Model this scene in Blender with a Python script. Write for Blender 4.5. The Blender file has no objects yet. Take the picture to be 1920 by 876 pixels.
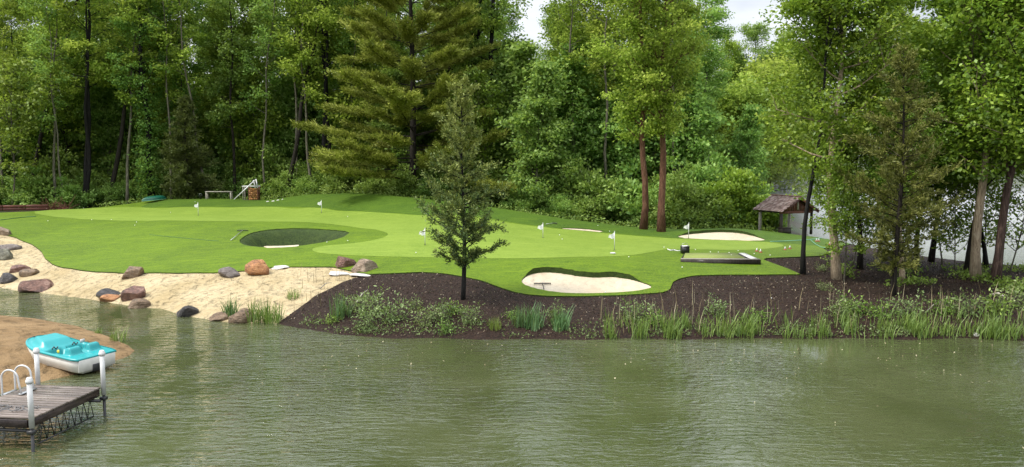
import bpy, math, random
import numpy as np
R = math.radians
sc = bpy.context.scene
col = sc.collection
random.seed(7); RNG = np.random.default_rng(7)

# ------------------------------------------------------------------ camera, world, sun, exposure
CAMZ = 5.3; FOC = 1500.0; PW, PH = 1920, 876; HOR = 300.0
PITCH = math.atan((PH / 2 - HOR) / FOC)
cam_d = bpy.data.cameras.new('camera'); cam = bpy.data.objects.new('camera', cam_d); col.objects.link(cam)
cam_d.sensor_width = 36; cam_d.lens = 36 * FOC / PW; cam_d.clip_end = 2000; cam_d.clip_start = 0.1
cam.location = (0, 0, CAMZ); cam.rotation_euler = (math.pi / 2 - PITCH, 0, 0)
sc.camera = cam

SUN_EL, SUN_AZ = R(56), R(-112)          # azimuth measured from +Y towards +X
w = bpy.data.worlds.new('World'); sc.world = w; w.use_nodes = True
nt = w.node_tree; nt.nodes.clear()
wo = nt.nodes.new('ShaderNodeOutputWorld'); bg = nt.nodes.new('ShaderNodeBackground')
sky = nt.nodes.new('ShaderNodeTexSky'); sky.sky_type = 'NISHITA'; sky.sun_disc = False
sky.sun_elevation = SUN_EL; sky.sun_rotation = SUN_AZ; sky.dust_density = 3.0; sky.air_density = 1.2
tc = nt.nodes.new('ShaderNodeTexCoord'); mp = nt.nodes.new('ShaderNodeMapping'); mp.inputs['Scale'].default_value = (1.6, 1.6, 4.2)
no = nt.nodes.new('ShaderNodeTexNoise'); no.inputs['Scale'].default_value = 1.7; no.inputs['Detail'].default_value = 6; no.inputs['Roughness'].default_value = .55
cr = nt.nodes.new('ShaderNodeValToRGB')
cr.color_ramp.elements[0].position = .33; cr.color_ramp.elements[0].color = (4.6, 4.9, 5.5, 1)
cr.color_ramp.elements[1].position = .68; cr.color_ramp.elements[1].color = (8.6, 8.8, 9.2, 1)
mx = nt.nodes.new('ShaderNodeMix'); mx.data_type = 'RGBA'; mx.inputs[0].default_value = .86
nt.links.new(tc.outputs['Generated'], mp.inputs[0]); nt.links.new(mp.outputs[0], no.inputs['Vector'])
nt.links.new(no.outputs['Fac'], cr.inputs[0]); nt.links.new(sky.outputs[0], mx.inputs[6]); nt.links.new(cr.outputs[0], mx.inputs[7])
sx_ = nt.nodes.new('ShaderNodeSeparateXYZ'); nt.links.new(tc.outputs['Generated'], sx_.inputs[0])
mr = nt.nodes.new('ShaderNodeMapRange'); mr.inputs['From Min'].default_value = 0.0; mr.inputs['From Max'].default_value = 1.0; mr.inputs['To Min'].default_value = .44; mr.inputs['To Max'].default_value = 1.45
nt.links.new(sx_.outputs['Z'], mr.inputs['Value'])
vm = nt.nodes.new('ShaderNodeVectorMath'); vm.operation = 'SCALE'; nt.links.new(mx.outputs[2], vm.inputs[0]); nt.links.new(mr.outputs[0], vm.inputs['Scale'])
nt.links.new(vm.outputs[0], bg.inputs[0]); nt.links.new(bg.outputs[0], wo.inputs[0])
bg.inputs[1].default_value = 0.1

sl = bpy.data.lights.new('sun', 'SUN'); sl.energy = 1.5; sl.angle = R(11); sl.color = (1, .95, .87)
so = bpy.data.objects.new('sun', sl); col.objects.link(so)
so.rotation_euler = (math.pi / 2 - SUN_EL, 0, math.pi - SUN_AZ)
so.location = (0, 0, 60)

sc.view_settings.view_transform = 'Standard'; sc.view_settings.look = 'None'
sc.view_settings.exposure = 1.4; sc.view_settings.gamma = 1.0
cy = sc.cycles
cy.max_bounces = 9; cy.diffuse_bounces = 5; cy.glossy_bounces = 3; cy.transmission_bounces = 4; cy.transparent_max_bounces = 8
cy.volume_bounces = 5; cy.use_denoising = True; cy.denoising_prefilter = 'NONE'; cy.sample_clamp_indirect = 6
cy.caustics_reflective = False; cy.caustics_refractive = False
MIST = .06; WAVE = .038
cy.volume_step_rate = 4.0; cy.volume_max_steps = 64

# ------------------------------------------------------------------ helpers
def ray(px, py):
    x = (px - PW / 2) / FOC; y = (PH / 2 - py) / FOC
    c, s = math.cos(PITCH), math.sin(PITCH)
    return np.array([x, c + y * s, -s + y * c])
def P(px, py, z=0.0):
    d = ray(px, py); t = (z - CAMZ) / d[2]
    return np.array([d[0] * t, d[1] * t, z])
def PY(px, py, Y):
    d = ray(px, py); t = Y / d[1]
    return np.array([d[0] * t, Y, CAMZ + d[2] * t])
def sstep(x): x = np.clip(x, 0, 1); return x * x * (3 - 2 * x)
def tag(o, label=None, cat=None, group=None, kind=None):
    if label: o['label'] = label
    if cat: o['category'] = cat
    if group: o['group'] = group
    if kind: o['kind'] = kind
    return o
def empty(name, loc, rz=0.0, label=None, cat=None, group=None):
    o = bpy.data.objects.new(name, None); col.objects.link(o); o.location = [float(v) for v in loc]
    o.rotation_euler = (0, 0, rz); o.empty_display_size = .3
    return tag(o, label, cat, group)
def mesh_np(name, verts, faces, tint=None, smooth=False):
    """faces: list of (k,n) int arrays, each of its own n"""
    verts = np.asarray(verts, dtype=np.float32)
    me = bpy.data.meshes.new(name)
    faces = [np.asarray(f, dtype=np.int32) for f in faces if len(f)]
    nl = sum(f.size for f in faces); npoly = sum(len(f) for f in faces)
    me.vertices.add(len(verts)); me.vertices.foreach_set('co', verts.ravel())
    me.loops.add(nl); me.loops.foreach_set('vertex_index', np.concatenate([f.ravel() for f in faces]))
    me.polygons.add(npoly)
    tot = np.concatenate([np.full(len(f), f.shape[1], dtype=np.int32) for f in faces])
    st = np.concatenate([[0], np.cumsum(tot)[:-1]]).astype(np.int32)
    me.polygons.foreach_set('loop_start', st)
    if smooth: me.polygons.foreach_set('use_smooth', np.ones(npoly, dtype=bool))
    if tint is not None:
        a = me.attributes.new('tint', 'FLOAT', 'POINT'); a.data.foreach_set('value', np.asarray(tint, dtype=np.float32))
    me.update(calc_edges=True)
    return me
def link(name, me, mat=None, parent=None, loc=None):
    o = bpy.data.objects.new(name, me); col.objects.link(o)
    if mat and not me.materials: me.materials.append(mat)
    if parent: o.parent = parent
    if loc is not None: o.location = [float(v) for v in loc]
    return o
def copy_tree(o, parent=None):
    c = o.copy(); col.objects.link(c); c.parent = parent
    for ch in [k for k in o.children]: copy_tree(ch, c)
    return c

class MB:
    """collects boxes, tubes, lathes into one mesh"""
    def __init__(s): s.v = []; s.f = {}; s.n = 0
    def add(s, v, f):
        v = np.asarray(v, float)
        for a in f: s.f.setdefault(len(a), []).append([i + s.n for i in a])
        s.v.append(v); s.n += len(v); return s
    def box(s, c, d, rz=0.0, rx=0.0, ry=0.0, bev=0.0):
        x, y, z = [k / 2 for k in d]
        b = min(bev, x * .45, y * .45, z * .45)
        if b > 0:
            v = []
            for sx in (-1, 1):
                for sy in (-1, 1):
                    for sz in (-1, 1):
                        v += [(sx * x, sy * (y - b), sz * (z - b)), (sx * (x - b), sy * y, sz * (z - b)), (sx * (x - b), sy * (y - b), sz * z)]
            def i(sx, sy, sz, k): return ((sx > 0) * 4 + (sy > 0) * 2 + (sz > 0)) * 3 + k
            f = []
            S = (-1, 1)
            for sx in S: f.append([i(sx, -1, -1, 0), i(sx, 1, -1, 0), i(sx, 1, 1, 0), i(sx, -1, 1, 0)][::sx])
            for sy in S: f.append([i(-1, sy, -1, 1), i(1, sy, -1, 1), i(1, sy, 1, 1), i(-1, sy, 1, 1)][::-sy])
            for sz in S: f.append([i(-1, -1, sz, 2), i(1, -1, sz, 2), i(1, 1, sz, 2), i(-1, 1, sz, 2)][::sz])
            for sx in S:
                for sy in S: f.append([i(sx, sy, -1, 0), i(sx, sy, -1, 1), i(sx, sy, 1, 1), i(sx, sy, 1, 0)][::sx * sy])
            for sx in S:
                for sz in S: f.append([i(sx, -1, sz, 0), i(sx, 1, sz, 0), i(sx, 1, sz, 2), i(sx, -1, sz, 2)][::sx * sz])
            for sy in S:
                for sz in S: f.append([i(-1, sy, sz, 1), i(-1, sy, sz, 2), i(1, sy, sz, 2), i(1, sy, sz, 1)][::sy * sz])
            for sx in S:
                for sy in S:
                    for sz in S: f.append([i(sx, sy, sz, 0), i(sx, sy, sz, 1), i(sx, sy, sz, 2)][::sx * sy * sz])
        else:
            v = [(sx * x, sy * y, sz * z) for sx in (-1, 1) for sy in (-1, 1) for sz in (-1, 1)]
            f = [[0, 1, 3, 2], [4, 6, 7, 5], [0, 4, 5, 1], [2, 3, 7, 6], [0, 2, 6, 4], [1, 5, 7, 3]]
        v = np.array(v)
        for ang, ax in ((rx, 0), (ry, 1), (rz, 2)):
            if ang:
                ca, sa = math.cos(ang), math.sin(ang); a, b2 = [(1, 2), (2, 0), (0, 1)][ax]
                va = v[:, a] * ca - v[:, b2] * sa; vb = v[:, a] * sa + v[:, b2] * ca; v[:, a] = va; v[:, b2] = vb
        return s.add(v + np.array(c), f)
    def tube(s, pts, rad, n=8, cap=True):
        pts = np.asarray(pts, float); m = len(pts)
        rad = np.full(m, rad) if np.isscalar(rad) else np.asarray(rad, float)
        t = np.gradient(pts, axis=0); t /= np.linalg.norm(t, axis=1)[:, None] + 1e-9
        up = np.array([0, 0, 1.]) if abs(t[0][2]) < .9 else np.array([1., 0, 0])
        vs = []
        for i in range(m):
            a = np.cross(t[i], up); a /= np.linalg.norm(a) + 1e-9; b = np.cross(a, t[i]); up = b if abs(t[i][2]) < .99 else up
            for k in range(n):
                q = 2 * math.pi * k / n
                vs.append(pts[i] + rad[i] * (math.cos(q) * a + math.sin(q) * b))
        f = []
        for i in range(m - 1):
            for k in range(n):
                k2 = (k + 1) % n
                f.append([i * n + k, i * n + k2, (i + 1) * n + k2, (i + 1) * n + k])
        if cap: f.append([k for k in range(n)][::-1]); f.append([(m - 1) * n + k for k in range(n)])
        return s.add(vs, f)
    def lathe(s, prof, c=(0, 0, 0), n=16):
        vs = []; f = []
        for r_, z in prof:
            for k in range(n):
                q = 2 * math.pi * k / n; vs.append((c[0] + r_ * math.cos(q), c[1] + r_ * math.sin(q), c[2] + z))
        for i in range(len(prof) - 1):
            for k in range(n):
                k2 = (k + 1) % n; f.append([i * n + k, i * n + k2, (i + 1) * n + k2, (i + 1) * n + k])
        f.append([k for k in range(n)][::-1]); f.append([(len(prof) - 1) * n + k for k in range(n)])
        return s.add(vs, f)
    def build(s, name, mat, parent=None, smooth=False, loc=None):
        me = mesh_np(name, np.concatenate(s.v), [np.array(f) for f in s.f.values()], smooth=smooth)
        return link(name, me, mat, parent, loc)

# ------------------------------------------------------------------ materials
class N:
    def __init__(s, name):
        s.m = bpy.data.materials.new(name); s.m.use_nodes = True; s.t = s.m.node_tree; s.t.nodes.clear()
        s.o = s.n('ShaderNodeOutputMaterial')
    def n(s, ty, **kw):
        x = s.t.nodes.new(ty)
        for k, v in kw.items():
            if k.startswith('i_'): x.inputs[k[2:].replace('_', ' ')].default_value = v
            else: setattr(x, k, v)
        return x
    def l(s, a, b): s.t.links.new(a, b)
    def coord(s, scale=(1, 1, 1), kind='Object', rot=(0, 0, 0)):
        c = s.n('ShaderNodeTexCoord'); m = s.n('ShaderNodeMapping'); m.inputs['Scale'].default_value = scale; m.inputs['Rotation'].default_value = rot
        s.l(c.outputs[kind], m.inputs[0]); return m.outputs[0]
    def noise(s, vec, scale, detail=4, rough=.55, dist=0.0):
        x = s.n('ShaderNodeTexNoise'); x.inputs['Scale'].default_value = scale; x.inputs['Detail'].default_value = detail
        x.inputs['Roughness'].default_value = rough; x.inputs['Distortion'].default_value = dist
        if vec is not None: s.l(vec, x.inputs['Vector'])
        return x.outputs['Fac']
    def ramp(s, fac, stops):
        x = s.n('ShaderNodeValToRGB'); e = x.color_ramp.elements
        while len(e) < len(stops): e.new(.5)
        for k, (p, c) in enumerate(stops): e[k].position = p; e[k].color = (*c, 1) if len(c) == 3 else c
        s.l(fac, x.inputs[0]); return x.outputs[0]
    def mix(s, fac, a, b, mode='MIX'):
        x = s.n('ShaderNodeMix', data_type='RGBA', blend_type=mode)
        for sock, v in ((x.inputs[0], fac), (x.inputs[6], a), (x.inputs[7], b)):
            if isinstance(v, (int, float)): sock.default_value = v
            elif isinstance(v, tuple): sock.default_value = (*v, 1)
            else: s.l(v, sock)
        return x.outputs[2]
    def math(s, op, a, b=0.0):
        x = s.n('ShaderNodeMath', operation=op)
        for k, v in enumerate((a, b)):
            if isinstance(v, (int, float)): x.inputs[k].default_value = v
            else: s.l(v, x.inputs[k])
        return x.outputs[0]
    def bump(s, h, strength=.5, dist=.02, normal=None):
        x = s.n('ShaderNodeBump'); x.inputs['Strength'].default_value = strength; x.inputs['Distance'].default_value = dist
        s.l(h, x.inputs['Height'])
        if normal is not None: s.l(normal, x.inputs['Normal'])
        return x.outputs[0]
    def princ(s, colr, rough=.7, normal=None, spec=.4, **kw):
        x = s.n('ShaderNodeBsdfPrincipled')
        if isinstance(colr, tuple): x.inputs['Base Color'].default_value = (*colr, 1)
        else: s.l(colr, x.inputs['Base Color'])
        if isinstance(rough, (int, float)): x.inputs['Roughness'].default_value = rough
        else: s.l(rough, x.inputs['Roughness'])
        x.inputs['Specular IOR Level'].default_value = spec
        for k, v in kw.items(): x.inputs[k].default_value = v
        if normal is not None: s.l(normal, x.inputs['Normal'])
        s.l(x.outputs[0], s.o.inputs[0]); return s.m

def mat_simple(name, c1, c2, scale=6, rough=.6, bump=.3, bd=.01, stretch=(1, 1, 1), spec=.4, metallic=0.0):
    n = N(name); v = n.coord(stretch); f = n.noise(v, scale, 6, .6)
    c = n.ramp(f, [(.3, c1), (.7, c2)])
    h = n.noise(v, scale * 3, 5, .6)
    return n.princ(c, rough, n.bump(h, bump, bd), spec, Metallic=metallic)

def mat_leaf(name, dark, mid, light, trans=.5, gloss=.022, gr=.5, var=.35, hvar=.03):
    n = N(name); a = n.n('ShaderNodeAttribute', attribute_name='tint'); oi = n.n('ShaderNodeObjectInfo')
    v = n.coord((1, 1, 1)); f = n.noise(v, .55, 2)
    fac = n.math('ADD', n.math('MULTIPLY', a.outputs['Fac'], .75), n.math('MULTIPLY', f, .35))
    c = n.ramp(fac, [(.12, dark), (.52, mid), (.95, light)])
    hs = n.n('ShaderNodeHueSaturation'); n.l(c, hs.inputs['Color'])
    val = n.math('ADD', n.math('MULTIPLY', oi.outputs['Random'], var), 1 - var / 2); n.l(val, hs.inputs['Value'])
    hue = n.math('ADD', n.math('MULTIPLY', n.math('FRACT', n.math('MULTIPLY', oi.outputs['Random'], 7.13)), hvar), .5 - hvar / 2); n.l(hue, hs.inputs['Hue'])
    d = n.n('ShaderNodeBsdfDiffuse'); t = n.n('ShaderNodeBsdfTranslucent'); g = n.n('ShaderNodeBsdfGlossy'); g.inputs['Roughness'].default_value = gr; g.inputs[0].default_value = (.55, .65, .5, 1)
    n.l(hs.outputs[0], d.inputs[0])
    tcol = n.mix(.5, hs.outputs[0], (.36, .50, .06)); n.l(tcol, t.inputs[0])
    m1 = n.n('ShaderNodeMixShader'); m1.inputs[0].default_value = trans; n.l(d.outputs[0], m1.inputs[1]); n.l(t.outputs[0], m1.inputs[2])
    m2 = n.n('ShaderNodeMixShader'); m2.inputs[0].default_value = gloss; n.l(m1.outputs[0], m2.inputs[1]); n.l(g.outputs[0], m2.inputs[2])
    n.l(m2.outputs[0], n.o.inputs[0]); return n.m

def mat_turf(name, a, b, c, bump=.5, mow=False):
    n = N(name); v = n.coord((1, 1, 1)); big = n.noise(v, .35, 3, .5); fine = n.noise(v, 13, 6, .8); med = n.noise(n.coord((1, 2.4, 1)), 2.6, 4, .6)
    c1 = n.ramp(n.math('ADD', n.math('MULTIPLY', big, .45), n.math('MULTIPLY', med, .55)), [(.40, a), (.60, b)])
    c2 = n.mix(n.ramp(fine, [(.4, (0, 0, 0)), (.72, (1, 1, 1))]), c1, c)
    st = n.noise(n.coord((.35, 2.2, 1), rot=(0, 0, .12)), 1.6, 5, .65); c2 = n.mix(n.ramp(st, [(.52, (0, 0, 0)), (.70, (.7, .7, .7))]), c2, c)
    wn = n.noise(n.coord((1, 1, 1), rot=(0, 0, 1)), .9, 5, .7); c2 = n.mix(n.ramp(wn, [(.54, (0, 0, 0)), (.75, (.5, .5, .5))]), c2, a)
    return n.princ(c2, .75, n.bump(fine, bump, .05), .25)

M = {}
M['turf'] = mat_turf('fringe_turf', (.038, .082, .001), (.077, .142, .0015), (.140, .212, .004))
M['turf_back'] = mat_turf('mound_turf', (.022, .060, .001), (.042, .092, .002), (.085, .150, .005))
M['green'] = mat_turf('green_turf', (.098, .168, .010), (.145, .220, .019), (.212, .288, .040), .25)
M['mat_turf'] = mat_turf('hitting_turf', (.17, .21, .05), (.21, .25, .07), (.24, .28, .08), .3)
M['painted_shade'] = mat_turf('olive_turf_painted_shade', (.010, .024, .002), (.020, .042, .004), (.055, .085, .013), .9)  # dark olive turf with the shade of bunker walls painted into its colour

def mat_sand(name, c1, c2, foot=1.0, scale=3.2):
    n = N(name); v = n.coord((1, 1, 1)); big = n.noise(v, .6, 4); c = n.ramp(big, [(.3, c1), (.7, c2)])
    grain = n.noise(v, 70, 3, .8); c = n.mix(n.math('MULTIPLY', grain, .28), c, (.30, .20, .11))
    vo = n.n('ShaderNodeTexVoronoi'); vo.feature = 'SMOOTH_F1'; vo.inputs['Scale'].default_value = scale
    wv = n.n('ShaderNodeVectorMath', operation='ADD'); nn = n.n('ShaderNodeTexNoise'); nn.inputs['Scale'].default_value = 2.0
    sc2 = n.n('ShaderNodeVectorMath', operation='SCALE'); sc2.inputs['Scale'].default_value = .35
    n.l(v, nn.inputs['Vector']); n.l(nn.outputs['Color'], sc2.inputs[0]); n.l(v, wv.inputs[0]); n.l(sc2.outputs[0], wv.inputs[1]); n.l(wv.outputs[0], vo.inputs['Vector'])
    b1 = n.bump(vo.outputs['Distance'], 1.0 * foot, .35); b2 = n.bump(grain, .35, .015, b1); b3 = n.bump(n.noise(v, 6, 4, .7), .8 * foot, .14, b2)
    return n.princ(c, .92, b3, .15)
M['sand'] = mat_sand('pale_beach_sand', (.40, .32, .175), (.53, .445, .28))
M['bunker_sand'] = mat_sand('bunker_sand', (.50, .42, .30), (.57, .515, .40), .4)
M['spit_sand'] = mat_sand('wet_brown_sand', (.165, .105, .048), (.265, .18, .092), 1.0, 2.2)

n = N('dark_mulch'); v = n.coord((1, 1.6, 1)); f1 = n.noise(v, 11, 7, .85); f2 = n.noise(v, 1.2, 4)
c = n.ramp(f1, [(.38, (.004, .003, .0025)), (.55, (.032, .016, .009)), (.70, (.18, .105, .07))])
c = n.mix(n.ramp(f2, [(.35, (0, 0, 0)), (.75, (.45, .45, .45))]), c, (.030, .014, .009))
M['mulch'] = n.princ(c, .8, n.bump(f1, 1.0, .06, n.bump(n.noise(v, 7, 4), .7, .12)), .25)
M['chip'] = mat_leaf('mulch_chip', (.010, .006, .004), (.045, .025, .016), (.34, .26, .19), .0, .05, .5)
n = N('forest_floor'); v = n.coord(); f1 = n.noise(v, 9, 6, .75); f2 = n.noise(v, .5, 4)
c = n.ramp(f1, [(.35, (.012, .010, .006)), (.55, (.045, .035, .02)), (.75, (.11, .085, .05))])
c = n.mix(n.ramp(f2, [(.45, (0, 0, 0)), (.6, (1, 1, 1))]), c, (.025, .05, .012))
M['floor'] = n.princ(c, .9, n.bump(f1, 1.0, .05), .15)

def mat_bark(name, c1, c2, c3, sx=9, sz=1.3, bd=.04):
    n = N(name); v = n.coord((sx, sx, sz)); f = n.noise(v, 1.6, 6, .7, .6); f2 = n.noise(n.coord((1, 1, .6)), 2.2, 3)
    c = n.ramp(f, [(.36, c1), (.54, c2), (.72, c3)]); c = n.mix(n.math('MULTIPLY', f2, .5), c, c2)
    return n.princ(c, .85, n.bump(f, 1.0, bd), .2)
M['bark_dark'] = mat_bark('dark_bark', (.006, .005, .004), (.022, .018, .013), (.07, .06, .045))
M['bark_black'] = mat_bark('black_wet_bark', (.004, .004, .004), (.012, .011, .010), (.04, .036, .03))
M['bark_red'] = mat_bark('red_brown_scaly_bark', (.035, .016, .010), (.135, .065, .040), (.30, .19, .13))
M['bark_brown'] = mat_bark('brown_flaky_bark', (.02, .013, .010), (.075, .048, .038), (.24, .17, .13))
M['bark_pale'] = mat_bark('pale_fissured_bark', (.10, .07, .045), (.38, .30, .20), (.62, .54, .40), 12, 1.6)
M['bark_grey'] = mat_bark('grey_mossy_bark', (.035, .032, .022), (.13, .12, .085), (.30, .28, .21))

M['leaf_forest'] = mat_leaf('woodland_leaf', (.026, .056, .006), (.185, .270, .028), (.50, .60, .11))
M['leaf_blue'] = mat_leaf('cool_green_leaf', (.022, .060, .012), (.140, .260, .048), (.40, .57, .16))
M['leaf_bright'] = mat_leaf('fresh_bright_leaf', (.040, .09, .006), (.150, .27, .016), (.36, .50, .06), .4, .06)
M['leaf_yellow'] = mat_leaf('yellow_green_leaf', (.08, .13, .010), (.17, .26, .02), (.32, .40, .06), .4, .06)
M['leaf_shrub'] = mat_leaf('shrub_leaf', (.018, .048, .008), (.110, .200, .030), (.36, .50, .13), .35, .03, .5)
M['leaf_grey'] = mat_leaf('grey_green_leaf', (.035, .06, .018), (.14, .20, .065), (.38, .46, .22), .3, .03)
M['leaf_spruce'] = mat_leaf('spruce_needle', (.012, .026, .008), (.060, .085, .020), (.16, .20, .05), .1, .04)
M['leaf_pine'] = mat_leaf('pine_needle', (.045, .062, .010), (.170, .200, .026), (.40, .43, .08), .2, .04)
M['leaf_cedar'] = mat_leaf('cedar_spray', (.014, .032, .012), (.062, .105, .030), (.27, .30, .07), .12, .05)
M['leaf_cedar_brown'] = mat_leaf('olive_cedar_spray', (.030, .036, .008), (.095, .105, .022), (.21, .22, .055), .2, .04)
M['reed'] = mat_leaf('reed_blade', (.04, .07, .012), (.13, .20, .03), (.36, .44, .12), .3, .08)
M['reed_blue'] = mat_leaf('iris_blade', (.025, .07, .022), (.07, .16, .05), (.19, .30, .12), .25, .1)
M['straw'] = mat_leaf('dry_stalk', (.12, .09, .05), (.26, .20, .12), (.50, .43, .30), .1, .03)

# ------------------------------------------------------------------ terrain
CTRL = [ # px, py, Y (depth)
 (300,391,58),(430,390,56),(560,390,54),(640,397,51),(780,405,47),(900,408,45),(960,420,44),(1040,430,43),(1100,436,42.5),(1230,447,41.5),(1300,450,41),(1420,455,40),(1465,462,38.6),
 (300,376,61),(380,374,60.5),(430,375,60),(490,378,59),(540,371,58),(580,366,57),(640,365,55),(700,367,53.5),(770,373,52),(850,382,50),(930,392,48.5),(1000,404,47),(1100,418,45.5),(1200,430,44.5),(1310,433,44),(1370,430,44),(1450,437,43.5),(1560,450,43),
 (60,401,56),(130,412,50),(300,416,46),(430,417,45),(560,418,44),(700,432,40),(728,440,38),(640,462,35.5),(585,470,34.5),(620,480,33),(800,486,32),(1060,487,31.5),(1240,472,34.5),(1400,471,36),
 (500,467,35.3),(520,430,41),(660,436,40),(445,450,38.5),
 (30,447,43),(85,487,36.5),(180,512,32),(300,515,31),(400,514,31),(540,503,31.5),(620,503,31.3),(690,517,30),(790,513,29.8),(860,520,29),(940,545,27.5),(990,555,27),(1080,558,26.8),(1160,555,27),(1245,550,27.2),(1260,530,28.5),(1300,520,29),(1400,518,29.2),(1500,517,29.5),
 (1430,490,32),(1500,484,33),(1550,480,33.7),(1570,470,36.5),(1560,460,39.5),
 (300,480,35),(300,440,41),(150,450,41),(1100,500,30.3),(1400,500,31),(1000,470,34.5),(1150,472,34.3),(1000,450,38),
 (1570,528,29.2),(1675,545,27.5),(1800,527,29),(1900,503,32.5),(1920,520,29),(2100,520,29),(1700,505,32),(870,562,26.2),
 (0,402,56),(-150,402,56),(-100,440,44),(0,440,43),(200,389,62)]
WORLD = [(-42,78,1.9),(-20,78,2.0),(0,72,1.9),(10,60,1.2),(15,52,1.0),(-50,60,1.5),(44,26,1.0),(50,30,1.0),(-50,36,1.2),(20,44,.7),(24,36,.7)]
cp = [PY(*c) for c in CTRL] + [np.array(q, float) for q in WORLD]
for (px, py, Y) in [(300,376,61),(430,375,60),(580,366,57),(640,365,55),(770,373,52),(930,392,48.5),(1100,418,45.5),(1250,432,44.3),(1370,430,44),(1450,437,43.5)]:
    q = PY(px, py, Y); cp.append(np.array([q[0] * (Y + 4.5) / Y, Y + 4.5, q[2] - .55]))
cp = np.array(cp)
def _k(r): return np.where(r > 1e-6, r * r * np.log(r + 1e-9), 0)
def _tps_fit(p, z, lam=.4):
    n_ = len(p); K = _k(np.linalg.norm(p[:, None] - p[None], axis=2)) + lam * np.eye(n_)
    Q = np.c_[np.ones(n_), p]; A = np.block([[K, Q], [Q.T, np.zeros((3, 3))]])
    return np.linalg.solve(A, np.r_[z, np.zeros(3)])
_w = _tps_fit(cp[:, :2], cp[:, 2])
def h_land(x, y):
    x = np.clip(x, -46, 40); y = np.clip(y, 24, 76); q = np.c_[x.ravel(), y.ravel()]; out = np.zeros(len(q))
    for i in range(0, len(q), 20000):
        s = q[i:i + 20000]; r = np.linalg.norm(s[:, None] - cp[None, :, :2], axis=2)
        out[i:i + 20000] = _k(r) @ _w[:-3] + _w[-3] + s @ _w[-2:]
    return out.reshape(x.shape)
def sdist(poly, x, y):
    """signed distance, positive inside"""
    poly = np.asarray(poly, float)[:, :2]; d2 = np.full(x.shape, 1e18); ins = np.zeros(x.shape, bool)
    for i in range(len(poly)):
        a = poly[i]; b = poly[(i + 1) % len(poly)]; e = b - a; L = e @ e + 1e-12
        t = np.clip(((x - a[0]) * e[0] + (y - a[1]) * e[1]) / L, 0, 1)
        dx = x - a[0] - t * e[0]; dy = y - a[1] - t * e[1]; d2 = np.minimum(d2, dx * dx + dy * dy)
        c = (a[1] > y) != (b[1] > y); xi = e[0] * (y - a[1]) / (e[1] if abs(e[1]) > 1e-9 else 1e-9) + a[0]
        ins ^= c & (x < xi)
    return np.where(ins, 1, -1) * np.sqrt(d2)
def smooth_poly(p, it=2):
    p = np.asarray(p, float)
    for _ in range(it):
        q = np.roll(p, -1, 0); p = np.stack([p * .75 + q * .25, p * .25 + q * .75], 1).reshape(-1, p.shape[1])
    return p
SHORE = [(-500,528),(-200,532),(0,537),(30,545),(90,551),(170,560),(240,574),(300,579),(340,591),(400,600),(450,605),(520,607),(580,618),(640,627),(740,634),(820,633),(900,637),(1000,635),(1100,637),(1200,634),(1300,636),(1400,633),(1500,635),(1600,634),(1700,636),(1800,634),(1920,638),(2200,640)]
main_poly = [P(px, py)[:2] for px, py in SHORE] + [(300, 22), (400, 700), (-400, 700), (-400, 33)]
SPIT = [(-400,560),(0,592),(60,597),(110,606),(150,614),(200,631),(238,648),(252,658),(240,668),(200,680),(172,692),(130,704),(75,716),(0,738),(-400,800)]
spit_poly = [P(px, py)[:2] for px, py in SPIT]
lake_poly = smooth_poly([(18.2, 49), (18.6, 45.5), (20, 40), (21.6, 36.5), (25, 34.5), (40, 33), (300, 30), (300, 122), (46, 122), (33, 92), (23, 62)], 1)

def axis(lo, hi, st, far, ratio=1.35):
    a = list(np.arange(lo, hi + 1e-6, st)); s = st
    while a[-1] < far[1]: s *= ratio; a.append(a[-1] + s)
    s = st; b = []
    x = lo
    while x > far[0]: s *= ratio; x -= s; b.append(x)
    return np.array(b[::-1] + a)
GX = axis(-40, 36, .2, (-600, 600)); GY = axis(16, 66, .2, (-150, 800))
XX, YY = np.meshgrid(GX, GY)
def vnoise(x, y, s, seed=0):
    o = np.zeros(x.shape); r = np.random.default_rng(seed)
    for k in range(7):
        a = r.uniform(0, 6.28); f = s * r.uniform(.6, 1.7); o += np.sin((x * math.cos(a) + y * math.sin(a)) * f + r.uniform(0, 6.28))
    return o / 7
sd_main = sdist(main_poly, XX, YY) + .12 * vnoise(XX, YY, 2.2, 3) + .06 * vnoise(XX, YY, 6, 4)
sd_spit = sdist(spit_poly, XX, YY) + .05 * vnoise(XX, YY, 3, 5)
sd_lake = sdist(lake_poly, XX, YY)
HL = h_land(XX, YY)
def prof(s, wd): return np.where(s > 0, 1 - np.exp(-np.maximum(s, 0) / wd), 0)
beachy = sstep((-4.5 - XX) / 2)
H_main = HL * prof(sd_main, 1.15 + .35 * beachy) + .05 * vnoise(XX, YY, 1.7, 8) * sstep((sd_main - .2) / 2) * sstep((4 - sd_main) / 2)
H_main = np.where(sd_main > 0, H_main, np.maximum(.42 * sd_main, -1.3))
H_spit = np.where(sd_spit > 0, .42 * prof(sd_spit, 1.6) + .02 * vnoise(XX, YY, 3.5, 9) * sstep(sd_spit), np.maximum(.35 * sd_spit, -1.3))
H0 = np.maximum(H_main, H_spit)
H0 = np.where(sd_lake > -2.5, np.where(sd_lake > 0, np.maximum(-.4 * sd_lake, -1.3), H0 * (1 - np.exp(np.minimum(sd_lake, 0) / .8))), H0)
far_amt = sstep((YY - 140) / 120); H0 = H0 * (1 - far_amt) + far_amt * (6 + 3 * vnoise(XX, YY, .02, 11))

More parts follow.
